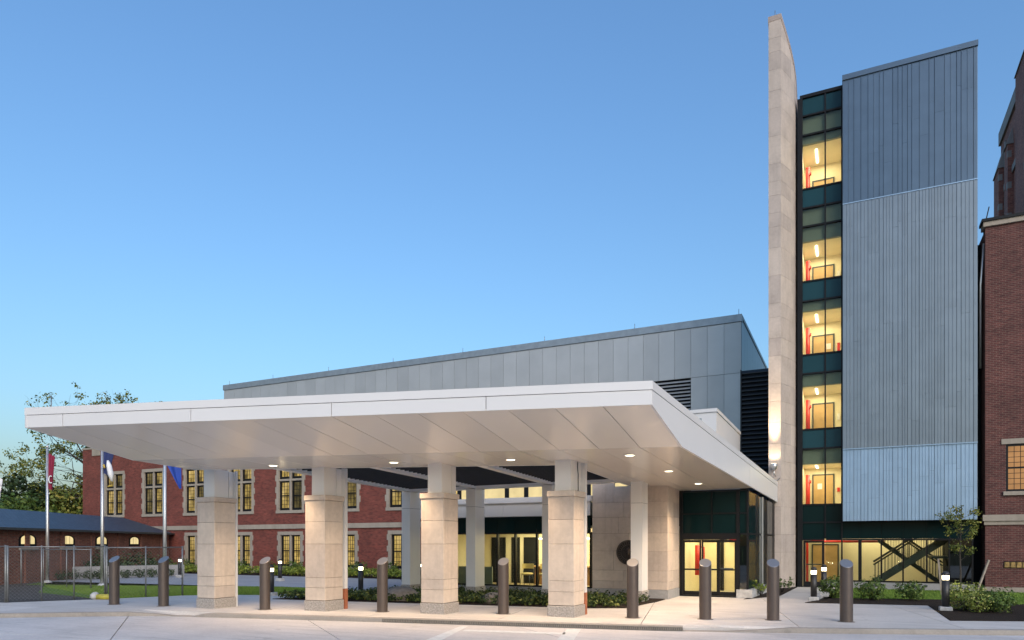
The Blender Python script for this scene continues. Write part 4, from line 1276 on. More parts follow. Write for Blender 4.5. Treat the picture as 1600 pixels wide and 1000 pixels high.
lv = empty('louvre_screen', (-3.7, YP, 4), 'black louvred screen between the grey block and stone fin', 'louvre')
box('backing', M['core'], -5.36, -2.0, YP - 0.3, YP + 0.05, 4.0, 11.3, lv)
z = 11.42
while z > 4.2:
    MB().hexa([(-5.40, YP - 0.46, z - 0.22), (-2.0, YP - 0.46, z - 0.22), (-2.0, YP - 0.32, z - 0.16), (-5.40, YP - 0.32, z - 0.16)],
              [(-5.40, YP - 0.46, z - 0.17), (-2.0, YP - 0.46, z - 0.17), (-2.0, YP - 0.32, z - 0.0), (-5.40, YP - 0.32, z - 0.0)]).build('slat', M['louvre'], lv)
    z -= 0.235
box('frame', M['louvre'], -5.42, -5.36, YP - 0.5, YP - 0.05, 4.0, 11.44, lv)

# ================================================================== BRICK HALL
YH = 36.5
hall = empty('brick_hall', (-35, 39, 0), 'long red brick hall with stone-trimmed lit windows behind the canopy', 'building')
HX0, HX1, HZ = -57.2, -12.0, 9.75
wx = [-54.5 + 4.64 * k for k in range(8)]
# wall cut around the windows
def wall_with_holes(x0, x1, z0, z1, y0, y1, holes):
    m = MB()
    hx = sorted(holes, key=lambda h: h[0])
    zs_ = sorted({z0, z1} | {h[2] for h in holes} | {h[3] for h in holes})
    for za, zb in zip(zs_[:-1], zs_[1:]):
        xs__ = x0
        for h in sorted(holes, key=lambda h: h[0]):
            if h[2] <= za + 1e-6 and h[3] >= zb - 1e-6:
                if h[0] > xs__: m.box(xs__, h[0], y0, y1, za, zb)
                xs__ = h[1]
        if xs__ < x1: m.box(xs__, x1, y0, y1, za, zb)
    return m
WW = 2.62
holes = []
for x in wx:
    holes.append((x + 0.2, x + WW - 0.2, 4.3, 7.65)); holes.append((x + 0.3, x + WW - 0.3, 0.4, 2.7))
wall_with_holes(HX0, HX1, 0.25, HZ, YH, YH + 0.4, holes).build('wall', M['brick_hall'], hall)
box('rear_mass', M['brick_hall'], HX0, HX1, YH + 0.9, 39.6, 0, HZ - 0.2, hall)
box('base_course', M['stone_trim'], HX0 - 0.02, HX1, YH - 0.06, YH + 0.4, 0, 0.25, hall)
for a in range(10):
    xa_ = HX0 + 4.52 * a
    box('string_course', M['stone_trim'], xa_ + 0.004, xa_ + 4.516, YH - 0.09, YH - 0.002, 3.05, 3.36, hall)
box('coping', M['stone_trim'], HX0 - 0.05, -52, YH - 0.05, YH + 0.45, HZ, HZ + 0.15, hall)
box('parapet_block', M['stone_trim'], -55.9, -54.9, YH - 0.08, YH + 0.35, HZ - 0.55, HZ + 0.02, hall)
MB().box(HX0, HX0 + 0.4, YH + 0.4, 44, 0, HZ).build('side_wall', M['brick_hall'], hall)
def hall_window(x, z0, z1, wide, upper):
    """stone surround with toothed jambs > dark sashes, lit panes, glazing bars"""
    m = MB()
    jw = 0.21
    xa_, xb_ = x + (WW - wide) / 2, x + (WW + wide) / 2
    y0, y1 = YH - 0.03, YH + 0.2
    m.box(xa_, xa_ + jw, y0, y1, z0 + 0.2, z1 - 0.24); m.box(xb_ - jw, xb_, y0, y1, z0 + 0.2, z1 - 0.24)
    m.box(xa_ - 0.02, xb_ + 0.02, y0 - 0.05, y1, z0, z0 + 0.2); m.box(xa_ - 0.02, xb_ + 0.02, y0 - 0.02, y1, z1 - 0.24, z1)
    nt_ = 4 if upper else 3
    hh = (z1 - z0 - 0.44) / (2 * nt_)
    for k in range(nt_):
        zt0 = z0 + 0.2 + hh * (2 * k + 1)
        m.box(xa_ - 0.10, xa_ - 0.001, y0 - 0.003, YH - 0.002, zt0, zt0 + hh); m.box(xb_ + 0.001, xb_ + 0.10, y0 - 0.003, YH - 0.002, zt0, zt0 + hh)
    xm = x + WW / 2
    m.box(xm - 0.075, xm + 0.075, y0 + 0.03, y1 - 0.01, z0 + 0.2, z1 - 0.24)
    zmid = z0 + (z1 - z0) * 0.62
    if upper:
        m.box(xa_ + jw, xm - 0.075, y0 + 0.03, y1 - 0.01, zmid - 0.07, zmid + 0.07); m.box(xm + 0.075, xb_ - jw, y0 + 0.03, y1 - 0.01, zmid - 0.07, zmid + 0.07)
    w = m.build('window', M['stone_trim'], hall)
    fr = MB(); mu = MB(); cells = []
    for xl, xr in ((xa_ + jw, xm - 0.075), (xm + 0.075, xb_ - jw)):
        if upper: cells += [(xl, xr, z0 + 0.2, zmid - 0.07, True), (xl, xr, zmid + 0.07, z1 - 0.24, False)]
        else: cells += [(xl, xr, z0 + 0.2, z1 - 0.24, True)]
    for xl, xr, za, zb, dbl in cells:
        bw = 0.13; yf = YH + 0.10
        fr.box(xl, xl + bw, yf, yf + 0.08, za, zb); fr.box(xr - bw, xr, yf, yf + 0.08, za, zb)
        fr.box(xl + bw, xr - bw, yf, yf + 0.08, za, za + 0.17); fr.box(xl + bw, xr - bw, yf, yf + 0.08, zb - 0.1, zb)
        if dbl: fr.box(xl + bw, xr - bw, yf - 0.01, yf + 0.08, (za + zb) / 2 - 0.04, (za + zb) / 2 + 0.04)
        box('pane', M['lit_pane'], xl + bw, xr - bw, yf + 0.075, yf + 0.085, za + 0.17, zb - 0.1, w)
        for k in (1, 2):
            xx = xl + bw + (xr - xl - 2 * bw) * k / 3; mu.box(xx - 0.012, xx + 0.012, yf + 0.05, yf + 0.07, za + 0.17, zb - 0.1)
        nz = 7 if dbl else 3
        for k in range(1, nz):
            z_ = za + 0.17 + (zb - za - 0.27) * k / nz; mu.box(xl + bw, xr - bw, yf + 0.048, yf + 0.068, z_ - 0.012, z_ + 0.012)
    fr.build('sash', M['black'], w); mu.build('glazing_bars', M['black'], w)
    return w
up = hall_window(wx[0], 4.12, 7.82, 2.5, True)
lo_ = hall_window(wx[0], 0.25, 2.86, 2.2, False)
for k in range(1, 8):
    for pr in (up, lo_):
        c = copy_tree(pr, hall); c.location = Vector((4.64 * k, 0, 0))

# ================================================================== LOW BRICK BUILDING
A = Vector(PD(0, 34.3)); B = Vector(PD(264, 53.0))
ld = (B - A).normalized(); ln = Vector((ld.y, -ld.x))          # ln points to the camera side
if ln.dot(-A) < 0: ln = -ln
A0 = A - ld * 9
low = empty('low_brick_building', (*((A0 + B) / 2), -0.3), 'low brick building with blue slate roof and arched lit windows', 'building')
def LB(s, off, z):
    p = A0 + ld * s + ln * off
    return (p.x, p.y, z)
LL = (B - A0).length
def ray_s(px):
    t = (px - 800) / FOC
    d = FW + RT * t
    # A0 + ld*s = d*k
    det = ld.x * (-d.y) + d.x * ld.y
    s = (-A0.x * (-d.y) - d.x * A0.y) / det
    k = (ld.x * (-A0.y) + A0.x * ld.y) / det
    return s
m = MB()
m.hexa([LB(0, 0, -0.4), LB(0, -5, -0.4), LB(LL, -5, -0.4), LB(LL, 0, -0.4)][::-1], [LB(0, 0, 2.85), LB(0, -5, 2.85), LB(LL, -5, 2.85), LB(LL, 0, 2.85)][::-1])
m.build('wall', M['brick_low'], low)
me_r = MB()
ridge = 3.92
V = [LB(-0.3, 0.35, 2.78), LB(LL + 0.2, 0.35, 2.78), LB(LL - 2.0, -2.4, ridge), LB(-0.3, -2.4, ridge), LB(LL + 0.2, -5.2, 2.78), LB(-0.3, -5.2, 2.78)]
ro = MB(); ro.add(V, [(0, 1, 2, 3), (1, 4, 2), (3, 2, 4, 5), (0, 3, 5), (0, 5, 4, 1)])
roof = ro.build('roof', M['slate'], low)
uv = roof.data.uv_layers.new(name='UVMap')
for pl in roof.data.polygons:
    for li in pl.loop_indices:
        co = roof.data.vertices[roof.data.loops[li].vertex_index].co + wloc(roof)
        q = Vector((co.x, co.y)) - A0
        uv.data[li].uv = (q.dot(ld), (co.z - 2.78) * 2.6)
MB().bar(LB(-0.3, 0.39, 2.76), LB(LL + 0.2, 0.39, 2.76), 0.12, 0.12).build('gutter', M['steel_dark'], low)
for k in range(8):
    s0 = LL - 1.4 - k * 3.1
    m = MB(); m.hexa([LB(s0, 0, -0.3), LB(s0, 0.08, -0.3), LB(s0 + 0.35, 0.08, -0.3), LB(s0 + 0.35, 0, -0.3)], [LB(s0, 0, 2.7), LB(s0, 0.08, 2.7), LB(s0 + 0.35, 0.08, 2.7), LB(s0 + 0.35, 0, 2.7)])
    m.build('pilaster', M['brick_low'], low)
for px in (-28, 43, 105, 158.5, 209.5):
    s0 = ray_s(px)
    hw = 0.56
    def arch(w_, zb, h, rise, n=9):
        pts = [(-w_, zb), (w_, zb)]
        for k in range(n + 1):
            a = math.pi * k / n
            pts.append((w_ * math.cos(a), zb + h + rise * math.sin(a)))
        return pts
    def arch_obj(name, mat, pts, o0, o1, parent):
        m = MB(); n = len(pts)
        V = [LB(s0 + p[0], o1, p[1]) for p in pts] + [LB(s0 + p[0], o0, p[1]) for p in pts]
        Fc = [tuple(range(n)), tuple(reversed(range(n, 2 * n)))] + [(i, n + i, n + (i + 1) % n, (i + 1) % n) for i in range(n)]
        m.add(V, Fc); return m.build(name, mat, parent)
    wdw = arch_obj('window', M['core'], arch(0.72, 1.86, 0.38, 0.28), -0.02, 0.015, low)
    arch_obj('pane', M['lit_pane_pale'], arch(0.54, 2.0, 0.26, 0.2), 0.012, 0.03, wdw)
    for q in (-0.18, 0.18):
        MB().bar(LB(s0 + q, 0.038, 2.0), LB(s0 + q, 0.038, 2.43), 0.022, 0.012).build('glazing_bar', M['steel_dark'], wdw)
    MB().bar(LB(s0 - 0.7, 0.06, 1.74), LB(s0 + 0.7, 0.06, 1.74), 0.14, 0.12).build('sill', M['stone_trim'], wdw)
cw = MB()
ca, cb = Vector(PD(-30, 37.5)), Vector(PD(288, 44.6))
cdv = (cb - ca).normalized(); cn = Vector((-cdv.y, cdv.x))
cw_root = MB().hexa([(*ca, -0.3), (*cb, -0.3), (*(cb + cn * 0.3), -0.3), (*(ca + cn * 0.3), -0.3)], [(*ca, 0.68), (*cb, 0.68), (*(cb + cn * 0.3), 0.68), (*(ca + cn * 0.3), 0.68)]).build('retaining_wall', M['wall_concrete'])
tag(cw_root, 'low grey concrete retaining wall before the low brick building', 'wall')

# ================================================================== BRICK WING AT THE RIGHT
wing = empty('brick_wing', (9, 38, 0), 'dark red brick wing right of the metal tower', 'building')
WX0, WY = 5.06, 35.1
wall_with_holes(WX0, 16, 0.2, 15.3, WY, WY + 0.5, [(5.78, 7.25, 4.18, 6.15)]).build('wall', M['brick_dark'], wing)
box('side_wall', M['brick_dark'], WX0, WX0 + 0.4, WY + 0.5, 44, 0.2, 15.2, wing)
box('base_course', M['stone_trim'], WX0 - 0.03, 16, WY - 0.05, WY + 0.5, 0, 0.2, wing)
box('string_course', M['stone_trim'], WX0 - 0.1, 16, WY - 0.12, WY - 0.002, 2.96, 3.22, wing)
box('string_course_band', M['stone_trim'], WX0 - 0.05, 16, WY - 0.06, WY - 0.003, 2.80, 2.955, wing)
box('cornice', M['stone_trim'], WX0 - 0.08, 16, WY - 0.1, WY + 0.55, 15.305, 15.5, wing)
box('coping', M['black'], WX0 - 0.14, 16, WY - 0.16, WY + 0.6, 15.505, 15.62, wing)
w = box('window', M['stone_trim'], 5.62, 7.4, WY - 0.05, WY + 0.06, 6.15, 6.36, wing)
box('sill', M['stone_trim'], 5.68, 7.4, WY - 0.1, WY + 0.1, 4.02, 4.18, w)
fr = MB(); fr.box(5.78, 5.86, WY + 0.02, WY + 0.16, 4.18, 6.15); fr.box(7.17, 7.25, WY + 0.02, WY + 0.16, 4.18, 6.15)
fr.box(5.86, 7.17, WY + 0.02, WY + 0.16, 4.18, 4.27); fr.box(5.86, 7.17, WY + 0.02, WY + 0.16, 6.06, 6.15); fr.box(5.86, 7.17, WY + 0.03, WY + 0.14, 5.13, 5.20)
fr.build('sash', M['black'], w)
box('pane', M['lit_pane_orange'], 5.86, 7.17, WY + 0.13, WY + 0.14, 4.27, 6.06, w)
mu = MB()
for k in range(1, 6): mu.box(5.86 + 1.31 * k / 6 - 0.01, 5.86 + 1.31 * k / 6 + 0.01, WY + 0.1, WY + 0.12, 4.27, 6.06)
for k in range(1, 8): mu.box(5.86, 7.17, WY + 0.098, WY + 0.118, 4.27 + 1.79 * k / 8 - 0.01, 4.27 + 1.79 * k / 8 + 0.01)
mu.build('glazing_bars', M['black'], w)
tp = box('tile_panel', M['core'], 5.70, 7.6, WY - 0.02, WY + 0.02, 1.0, 1.28, wing)
for k in range(9):
    xx = 5.72 + k * 0.205
    MB().hexa([(xx, WY - 0.05, 1.03), (xx + 0.18, WY - 0.05, 1.03), (xx + 0.18, WY - 0.018, 1.03), (xx, WY - 0.018, 1.03)], [(xx + 0.05, WY - 0.05, 1.25), (xx + 0.13, WY - 0.05, 1.25), (xx + 0.18, WY - 0.018, 1.25), (xx, WY - 0.018, 1.25)]).build('tile', M['ochre'], tp)
box('gap_filler', M['core'], TX1 - 0.2, WX0 + 0.2, 36.2, 36.6, 0, 15.0, wing)
MB().tube([(WX0 - 0.1, 35.6, 9.5), (WX0 - 0.12, 35.4, 13), (WX0 - 0.02, 35.3, 14.7)], 0.05, 6).build('downpipe', M['alu'], wing)
MB().bar((WX0 + 0.0, 35.0, 15.5), (WX0 + 0.12, 35.0, 16.1), 0.04, 0.04).build('roof_bracket', M['black'], wing)

# gothic brick tower behind
gt = empty('gothic_tower', (11, 48, 0), 'dark brick gothic tower with stepped stone-capped buttresses, far right', 'tower')
TX, TZ = 8.88, 28.3
box('shaft', M['brick_tower'], TX, 20, 46, 55.6, 0, TZ, gt)
box('parapet', M['stone_dark'], TX - 0.12, 20, 45.9, 55.7, TZ + 0.002, TZ + 0.85, gt)
def pier(y0, y1, out, ztop, cap):
    """a brick pier with stone quoins and a sloped stone cap, standing out from the left face"""
    b = box('pier', M['brick_tower'], TX - out, TX + 0.3, y0, y1, 0, ztop, gt)
    MB().hexa([(TX - out - 0.07, y0 - 0.06, ztop), (TX + 0.3, y0 - 0.06, ztop), (TX + 0.3, y1 + 0.06, ztop), (TX - out - 0.07, y1 + 0.06, ztop)],
              [(TX - 0.05, y0 + 0.1, ztop + cap), (TX + 0.3, y0 + 0.1, ztop + cap), (TX + 0.3, y1 - 0.1, ztop + cap), (TX - 0.05, y1 - 0.1, ztop + cap)]).build('pier_cap', M['stone_dark'], b)
    z = ztop - 0.8
    k = 0
    while z > 15:
        w = 0.3 if k % 2 else 0.18
        box('quoin', M['stone_dark'], TX - out - 0.015, TX - out + 0.2, y0 - 0.012, y0 + w, z, z + 0.4, b)
        z -= 1.9; k += 1
pier(47.2, 49.8, 0.22, 29.35, 0.8)
pier(51.6, 52.5, 0.30, 26.4, 1.0)
pier(54.2, 55.9, 0.34, 26.2, 1.3)
for yb in (50.2, 53.7):
    box('stone_strip', M['stone_dark'], TX - 0.07, TX + 0.02, yb, yb + 0.3, 12, TZ - 0.6, gt)
for zb in (20.4, 24.6):
    box('stone_band', M['stone_dark'], TX - 0.1, TX + 0.02, 49.86, 54.1, zb, zb + 0.4, gt)

# ================================================================== SECURITY BOLLARDS
def make_bollard():
    t = empty('security_bollard', (0, 0, 0))
    n = 28; r = 0.157
    V = []; Fc = []
    for k in range(n):
        a = 2 * math.pi * k / n
        V.append((r * math.cos(a), r * math.sin(a), -0.05))
    for k in range(n):
        a = 2 * math.pi * k / n
        V.append((r * math.cos(a), r * math.sin(a), 1.50 + 0.105 * math.sin(a)))
    for k in range(n):
        Fc.append((k, (k + 1) % n, n + (k + 1) % n, n + k))
    m = MB(); m.add(V, Fc, True); m.build('post', M['bollard'], t)
    m = MB()
    V = []; rr = ((0.157, 0.0), (0.15, 0.008), (0.0, 0.010))
    for q, (ra, dz) in enumerate(rr[:2]):
        for k in range(n):
            a = 2 * math.pi * k / n
            V.append((ra * math.cos(a), ra * math.sin(a), 1.50 + 0.105 * math.sin(a) * ra / r + dz))
    Fc = [(k, (k + 1) % n, n + (k + 1) % n, n + k) for k in range(n)] + [tuple(range(n, 2 * n))]
    m.add(V, Fc); m.build('cap', M['bollard_cap'], t)
    m = MB(); m.lathe((0, 0, -0.01), [(0.21, 0), (0.21, 0.014), (0.16, 0.02)], 24); m.build('base_ring', M['mortar'], t)
    return t
bproto = make_bollard()
blist = [(178.5, 944.5, 'leftmost bronze bollard with slanted top, beside the wire fence'),
         (255.5, 947, 'bronze slant-top bollard, second from left, in front of a flagpole'),
         (414, 952.5, 'bronze slant-top bollard between the first and second stone columns'),
         (597.5, 956, 'bronze slant-top bollard between the second and third stone columns'),
         (786.5, 959.3, 'bronze slant-top bollard between the third and fourth stone columns'),
         (988.5, 965.5, 'bronze slant-top bollard in front of the slim white column and seal'),
         (1102, 967.5, 'bronze slant-top bollard in front of the sliding doors'),
         (1208, 969, 'bronze slant-top bollard in front of the stone fin, second from right'),
         (1322.5, 971.5, 'rightmost bronze bollard, before the round shrubs')]
for i, (px, py, lab) in enumerate(blist):
    o = bproto if i == 0 else copy_tree(bproto)
    o.location = (*G(px, py), 0)
    o.rotation_euler = (0, 0, ang)
    tag(o, lab, 'bollard', 'security bollards along the kerb')

# ================================================================== LIT PATH BOLLARDS
def make_light():
    t = empty('bollard_light', (0, 0, 0))
    box('footing', M['concrete_foot'], -0.17, 0.17, -0.17, 0.17, -0.1, 0.13, t, 0.02)
    MB().lathe((0, 0, 0.13), [(0.105, 0), (0.105, 0.80)], 18).build('post', M['light_post'], t)
    MB().lathe((0, 0, 0.93), [(0.085, 0), (0.092, 0.05), (0.092, 0.13)], 18).build('lens', M['bulb'], t)
    MB().lathe((0, 0, 1.062), [(0.108, 0), (0.105, 0.05), (0.07, 0.11), (0.02, 0.13)], 18).build('hood', M['light_post'], t)
    for k in range(3):
        a = 2 * math.pi * k / 3 + 0.5
        MB().bar((0.098 * math.cos(a), 0.098 * math.sin(a), 0.93), (0.098 * math.cos(a), 0.098 * math.sin(a), 1.065), 0.012, 0.012).build('cage_bar', M['light_post'], t)
    lamp('bollard_light_lamp', 'POINT', (0, 0, 0.995), 105, (1.0, 0.80, 0.50), t, shadow_soft_size=0.10)
    return t
M['bulb'] = emit('bollard_bulb', (1.0, 0.84, 0.52), 9.0)
lproto = make_light()
llist = [(1477.5, 954.5, 'lit black path light on a concrete foot beside the yellow-green shrub'),
         (1271.5, 938, 'lit black path light at the corner of the tower walkway, nearer one'),
         (1287.5, 928.5, 'lit black path light nearer the tower door'),
         (563.7, 926, 'lit black path light in the planting bed left of a white column'),
         (424, 930.5, 'lit black path light hidden behind the third bollard'),
         (437.5, 907, 'lit black path light among the hedge before the brick hall'),
         (659, 917, 'lit black path light peeking left of the third stone column'),
         (281, 901.5, 'lit black path light at the end of the concrete wall')]
for i, (px, py, lab) in enumerate(llist):
    o = lproto if i == 0 else copy_tree(lproto)
    o.location = (*G(px, py), 0)
    tag(o, lab, 'path light', 'lit path lights')

# ================================================================== FLAGPOLES AND FLAGS
def cloth(name, mat, top, w, h, fold, lab, droop=0.9, skew=0.0, seed=1, th=0.012, right=None):
    """a hanging flag: hoist along the pole, fly end drooping in folds"""
    rg = random.Random(seed)
    nu, nv = 14, 16
    rt = Vector((RT.x, RT.y, 0)); fw = Vector((FW.x, FW.y, 0))
    V = []; Fc = []
    for i in range(nu + 1):
        u = i / nu
        for j in range(nv + 1):
            v = j / nv
            sx = w * u * (1 - 0.55 * u * droop * (0.2 + 0.8 * v))
            dz = -h * v - droop * w * 0.75 * u ** 1.3 * (1 - skew * v)
            p = Vector(top) + rt * (0.06 + sx) + fw * (fold * math.sin(u * 9 + v * 2.2) * (0.25 + u)) + Vector((0, 0, dz))
            V.append(p)
    n = len(V)
    for i in range(nu):
        for j in range(nv):
            a = i * (nv + 1) + j
            Fc.append((a, a + 1, a + nv + 2, a + nv + 1))
    back = [v + fw * th for v in V]
    m = MB(); m.add(V, Fc, True); m.add(back, [tuple(reversed(f)) for f in Fc], True)
    o = m.build(name, mat)
    tag(o, lab, 'flag', 'flags on the flagpoles')
    return o, V, nv
poles = [(-29.0, 39.0), (-24.2, 36.4), (-19.7, 33.6), (-15.35, 30.9)]
plab = ['silver flagpole at the far left edge with a white flag', 'silver flagpole with the limp red flag', 'silver flagpole with the navy flag, second from right', 'silver flagpole nearest the first stone column, with the blue flag']
for (X, D), lab in zip(poles, plab):
    p = W(X, D)
    t = empty('flagpole', (*p, 0), lab, 'flagpole', 'row of flagpoles')
    MB().tube([(*p, -0.1), (*p, 2.5), (*p, 7.0)], [0.085, 0.08, 0.055], 12).build('shaft', M['alu'], t)
    MB().lathe((*p, 7.0), [(0.03, 0), (0.07, 0.05), (0.07, 0.1), (0.03, 0.15)], 10).build('finial', M['alu'], t)
    MB().lathe((*p, -0.05), [(0.22, 0), (0.22, 0.07), (0.12, 0.16)], 14).build('base_collar', M['concrete_foot'], t)
    MB().tube([(p[0] + 0.07, p[1] - 0.07, 1.2), (p[0] + 0.06, p[1] - 0.06, 6.95)], 0.008, 4).build('halyard', M['white_mark'], t)
q = W(*poles[1])
o, V, nv = cloth('flag', M['flag_red'], (*q, 6.72), 0.34, 1.85, 0.05, 'limp dark red flag with a white emblem', 0.7, 0.3, 3)
m = MB(); rt3 = Vector((RT.x, RT.y, 0)); fw3 = Vector((FW.x, FW.y, 0))
c = Vector((*q, 5.35)) + rt3 * 0.24 - fw3 * 0.10
pts = [c + rt3 * (0.10 * math.cos(a)) + Vector((0, 0, 0.18 * math.sin(a))) for a in [R(60 + 240 * k / 12) for k in range(13)]]
m.tube(pts, 0.03, 6)
m.tube([c + rt3 * -0.12 + Vector((0, 0, -0.75)), c + rt3 * -0.06 + Vector((0, 0, -0.7))], 0.025, 6)
m.build('flag_emblem', M['white_mark'], o)
q = W(*poles[2])
o, V, nv = cloth('flag', M['flag_navy'], (*q, 6.75), 0.55, 1.35, 0.06, 'navy flag with white and gold marking hanging from its pole', 0.9, 0.2, 5)
m = MB()
c = Vector((*q, 5.75)) + rt3 * 0.34 - fw3 * 0.13
m.tube([c + Vector((0, 0, 0.25)), c + rt3 * 0.06, c + rt3 * 0.14 + Vector((0, 0, -0.4)), c + rt3 * 0.2 + Vector((0, 0, -0.75))], [0.04, 0.12, 0.13, 0.05], 8)
m.build('flag_emblem', M['white_mark'], o)
m = MB(); m.tube([c + rt3 * -0.2 + Vector((0, 0, 0.05)), c + rt3 * -0.15 + Vector((0, 0, -0.12))], 0.05, 6); m.tube([c + rt3 * 0.0 + Vector((0, 0, -1.0)), c + rt3 * 0.22 + Vector((0, 0, -0.95))], 0.04, 6); m.build('flag_fringe', M['gold'], o)
# the blue flag droops to a point
q = W(*poles[3])
V = []; Fc = []
nu = 10
for i in range(nu + 1):
    u = i / nu
    for j in range(9):
        v = j / 8
        top_ = Vector((*q, 5.48)) + rt3 * (0.1 + 0.6 * u) + Vector((0, 0, -0.12 * u))
        tip = Vector((*q, 4.45)) + rt3 * (0.62 + 0.1 * u)
        p = top_.lerp(tip, v) + fw3 * (0.05 * math.sin(u * 8 + v))
        V.append(p)
for i in range(nu):
    for j in range(8):
        a = i * 9 + j
        Fc.append((a, a + 1, a + 10, a + 9))
m = MB(); m.add(V, Fc, True); m.add([v + fw3 * 0.012 for v in V], [tuple(reversed(f)) for f in Fc], True)
tag(m.build('flag', M['flag_blue']), 'bright blue flag drooping to a point beside the first column', 'flag', 'flags on the flagpoles')
q = W(*poles[0])
o, V, nv = cloth('flag', M['white_mark'], (*q, 5.9), 0.55, 1.9, 0.05, 'white flag with red stripe at the far left edge', 0.8, 0.3, 9)
c = Vector((*q, 5.3)) + rt3 * 0.28 - fw3 * 0.11
m = MB(); m.bar(c + Vector((0, 0, 0)), c + rt3 * 0.2 + Vector((0, 0, 0.06)), 0.02, 0.10); m.bar(c + rt3 * 0.05 + Vector((0, 0, -0.4)), c + rt3 * 0.2 + Vector((0, 0, -0.3)), 0.02, 0.16); m.build('flag_stripe', M['flag_red'], o)

# ================================================================== WIRE FENCES
def fence(a, b, h, lab, ng, step=0.12, wire=0.0026):
    a, b = Vector(a), Vector(b)
    t = empty('wire_fence', (*((a + b) / 2), 0), lab, 'fence')
    L = (b - a).length; d = (b - a).normalized()
    MB().tube([(*a, h - 0.03), (*b, h - 0.03)], 0.02, 8).build('top_rail', M['galv'], t)
    for k in range(ng + 1):
        p = a + d * (L * k / ng)
        MB().tube([(*p, -0.1), (*p, h + 0.02)], 0.032 if k in (0, ng) else 0.024, 8).build('post', M['galv'], t)
    m = MB()
    k = -h
    H = h - 0.08
    while k < L:
        for sgn in (1, -1):
            # a diagonal wire, clipped to the panel
            s0, z0, s1, z1 = (k, 0.05, k + H, 0.05 + H) if sgn > 0 else (k, 0.05 + H, k + H, 0.05)
            if s0 < 0:
                f = (0 - s0) / (s1 - s0); z0 = z0 + (z1 - z0) * f; s0 = 0
            if s1 > L:
                f = (L - s0) / (s1 - s0); z1 = z0 + (z1 - z0) * f; s1 = L
            if s1 - s0 > 0.02:
                p0 = a + d * s0; p1 = a + d * s1
                m.tube([(*p0, z0), (*p1, z1)], wire, 3, False)
        k += step
    mm = m.build('chain_link_mesh', M['galv'], t)
    mm['kind'] = 'stuff'
    return t
fa, fb, fc = G(12, 941.3), G(164, 935.3), G(285, 930)
fence(fa, fb, 1.93, 'grey chain-link fence panel left of the first bollard', 3)
fence((fb[0] + 0.06, fb[1] + 0.03), fc, 1.9, 'grey chain-link fence panel behind the two leftmost bollards', 2)
fence(W(-22.5, 20.6), (fa[0] - 0.07, fa[1] - 0.03), 1.95, 'chain-link fence panel running out of the left edge', 2)
fence(PD(33, 33.5), PD(142, 31.5), 1.78, 'rear chain-link fence behind the front one, before the flagpoles', 3, 0.16)
yt = empty('yellow_tube', (*G(160, 936.5), 0), 'yellow straw tube lying on the pavement by the fence', 'tube')
p0, p1 = Vector((*G(150, 936.5), 0.1)), Vector((*G(174, 936.8), 0.1))
MB().tube([p0, p1], 0.10, 10).build('body', M['yellow'], yt)
MB().lathe((*(p0 + Vector((-0.05, 0, -0.12))),), [(0.05, 0), (0.17, 0.08), (0.16, 0.2), (0.06, 0.28)], 9).build('sandbag', M['concrete_foot'], yt)

# ================================================================== PLANTS
def leaf_cloud(m, c, rad, n, size, rg, shell=0.35, flat=1.0, stretch=1.0):
    """small bent leaf faces scattered through an uneven ellipsoid"""
    c = Vector(c)
    ph = [rg.uniform(0, 6.28) for _ in range(4)]
    for _ in range(n):
        while True:
            v = Vector((rg.uniform(-1, 1), rg.uniform(-1, 1), rg.uniform(-1, 1)))
            if 0.02 < v.length < 1: break
        d = v.normalized()
        rr = (shell + (1 - shell) * rg.random() ** 0.5)
        rr *= 1 + 0.16 * math.sin(5 * d.x + ph[0]) + 0.14 * math.sin(6 * d.y + ph[1]) + 0.12 * math.sin(7 * d.z + ph[2])
        p = c + Vector((d.x * rad[0] * rr, d.y * rad[1] * rr, d.z * rad[2] * rr))
        nrm = (d + Vector((rg.uniform(-1, 1), rg.uniform(-1, 1), rg.uniform(-0.4, 1.2))) * 0.9).normalized()
        tx = nrm.orthogonal().normalized()
        tx.rotate(Matrix.Rotation(rg.uniform(0, 6.28), 3, nrm))
        ty = nrm.cross(tx)
        s = size * rg.uniform(0.6, 1.35)
        a = p - tx * s * 0.5 * stretch; b = p + tx * s * 0.5 * stretch
        m.add([a, p + ty * s * 0.32 + nrm * s * 0.06, b, p - ty * s * 0.32 + nrm * s * 0.06], [(0, 1, 2, 3)])

def shrub(name, xy, rad, h, mat, lab, cat='shrub', n=700, size=0.07, seed=1, group=None, z0=0.02, stems=5):
    rg = random.Random(seed)
    t = empty(name, (*xy, z0), lab, cat, group)
    m = MB()
    leaf_cloud(m, (xy[0], xy[1], z0 + h * 0.52), (rad, rad, h * 0.5), n, size, rg)
    m.build('foliage', mat, t)
    st = MB()
    for k in range(stems):
        a = rg.uniform(0, 6.28); r = rad * rg.uniform(0.2, 0.7)
        st.tube([(xy[0], xy[1], z0 - 0.03), (xy[0] + r * 0.5 * math.cos(a), xy[1] + r * 0.5 * math.sin(a), z0 + h * 0.3), (xy[0] + r * math.cos(a), xy[1] + r * math.sin(a), z0 + h * 0.7)], [0.018, 0.012, 0.005], 5)
    st.build('stems', M['bark'], t)
    return t
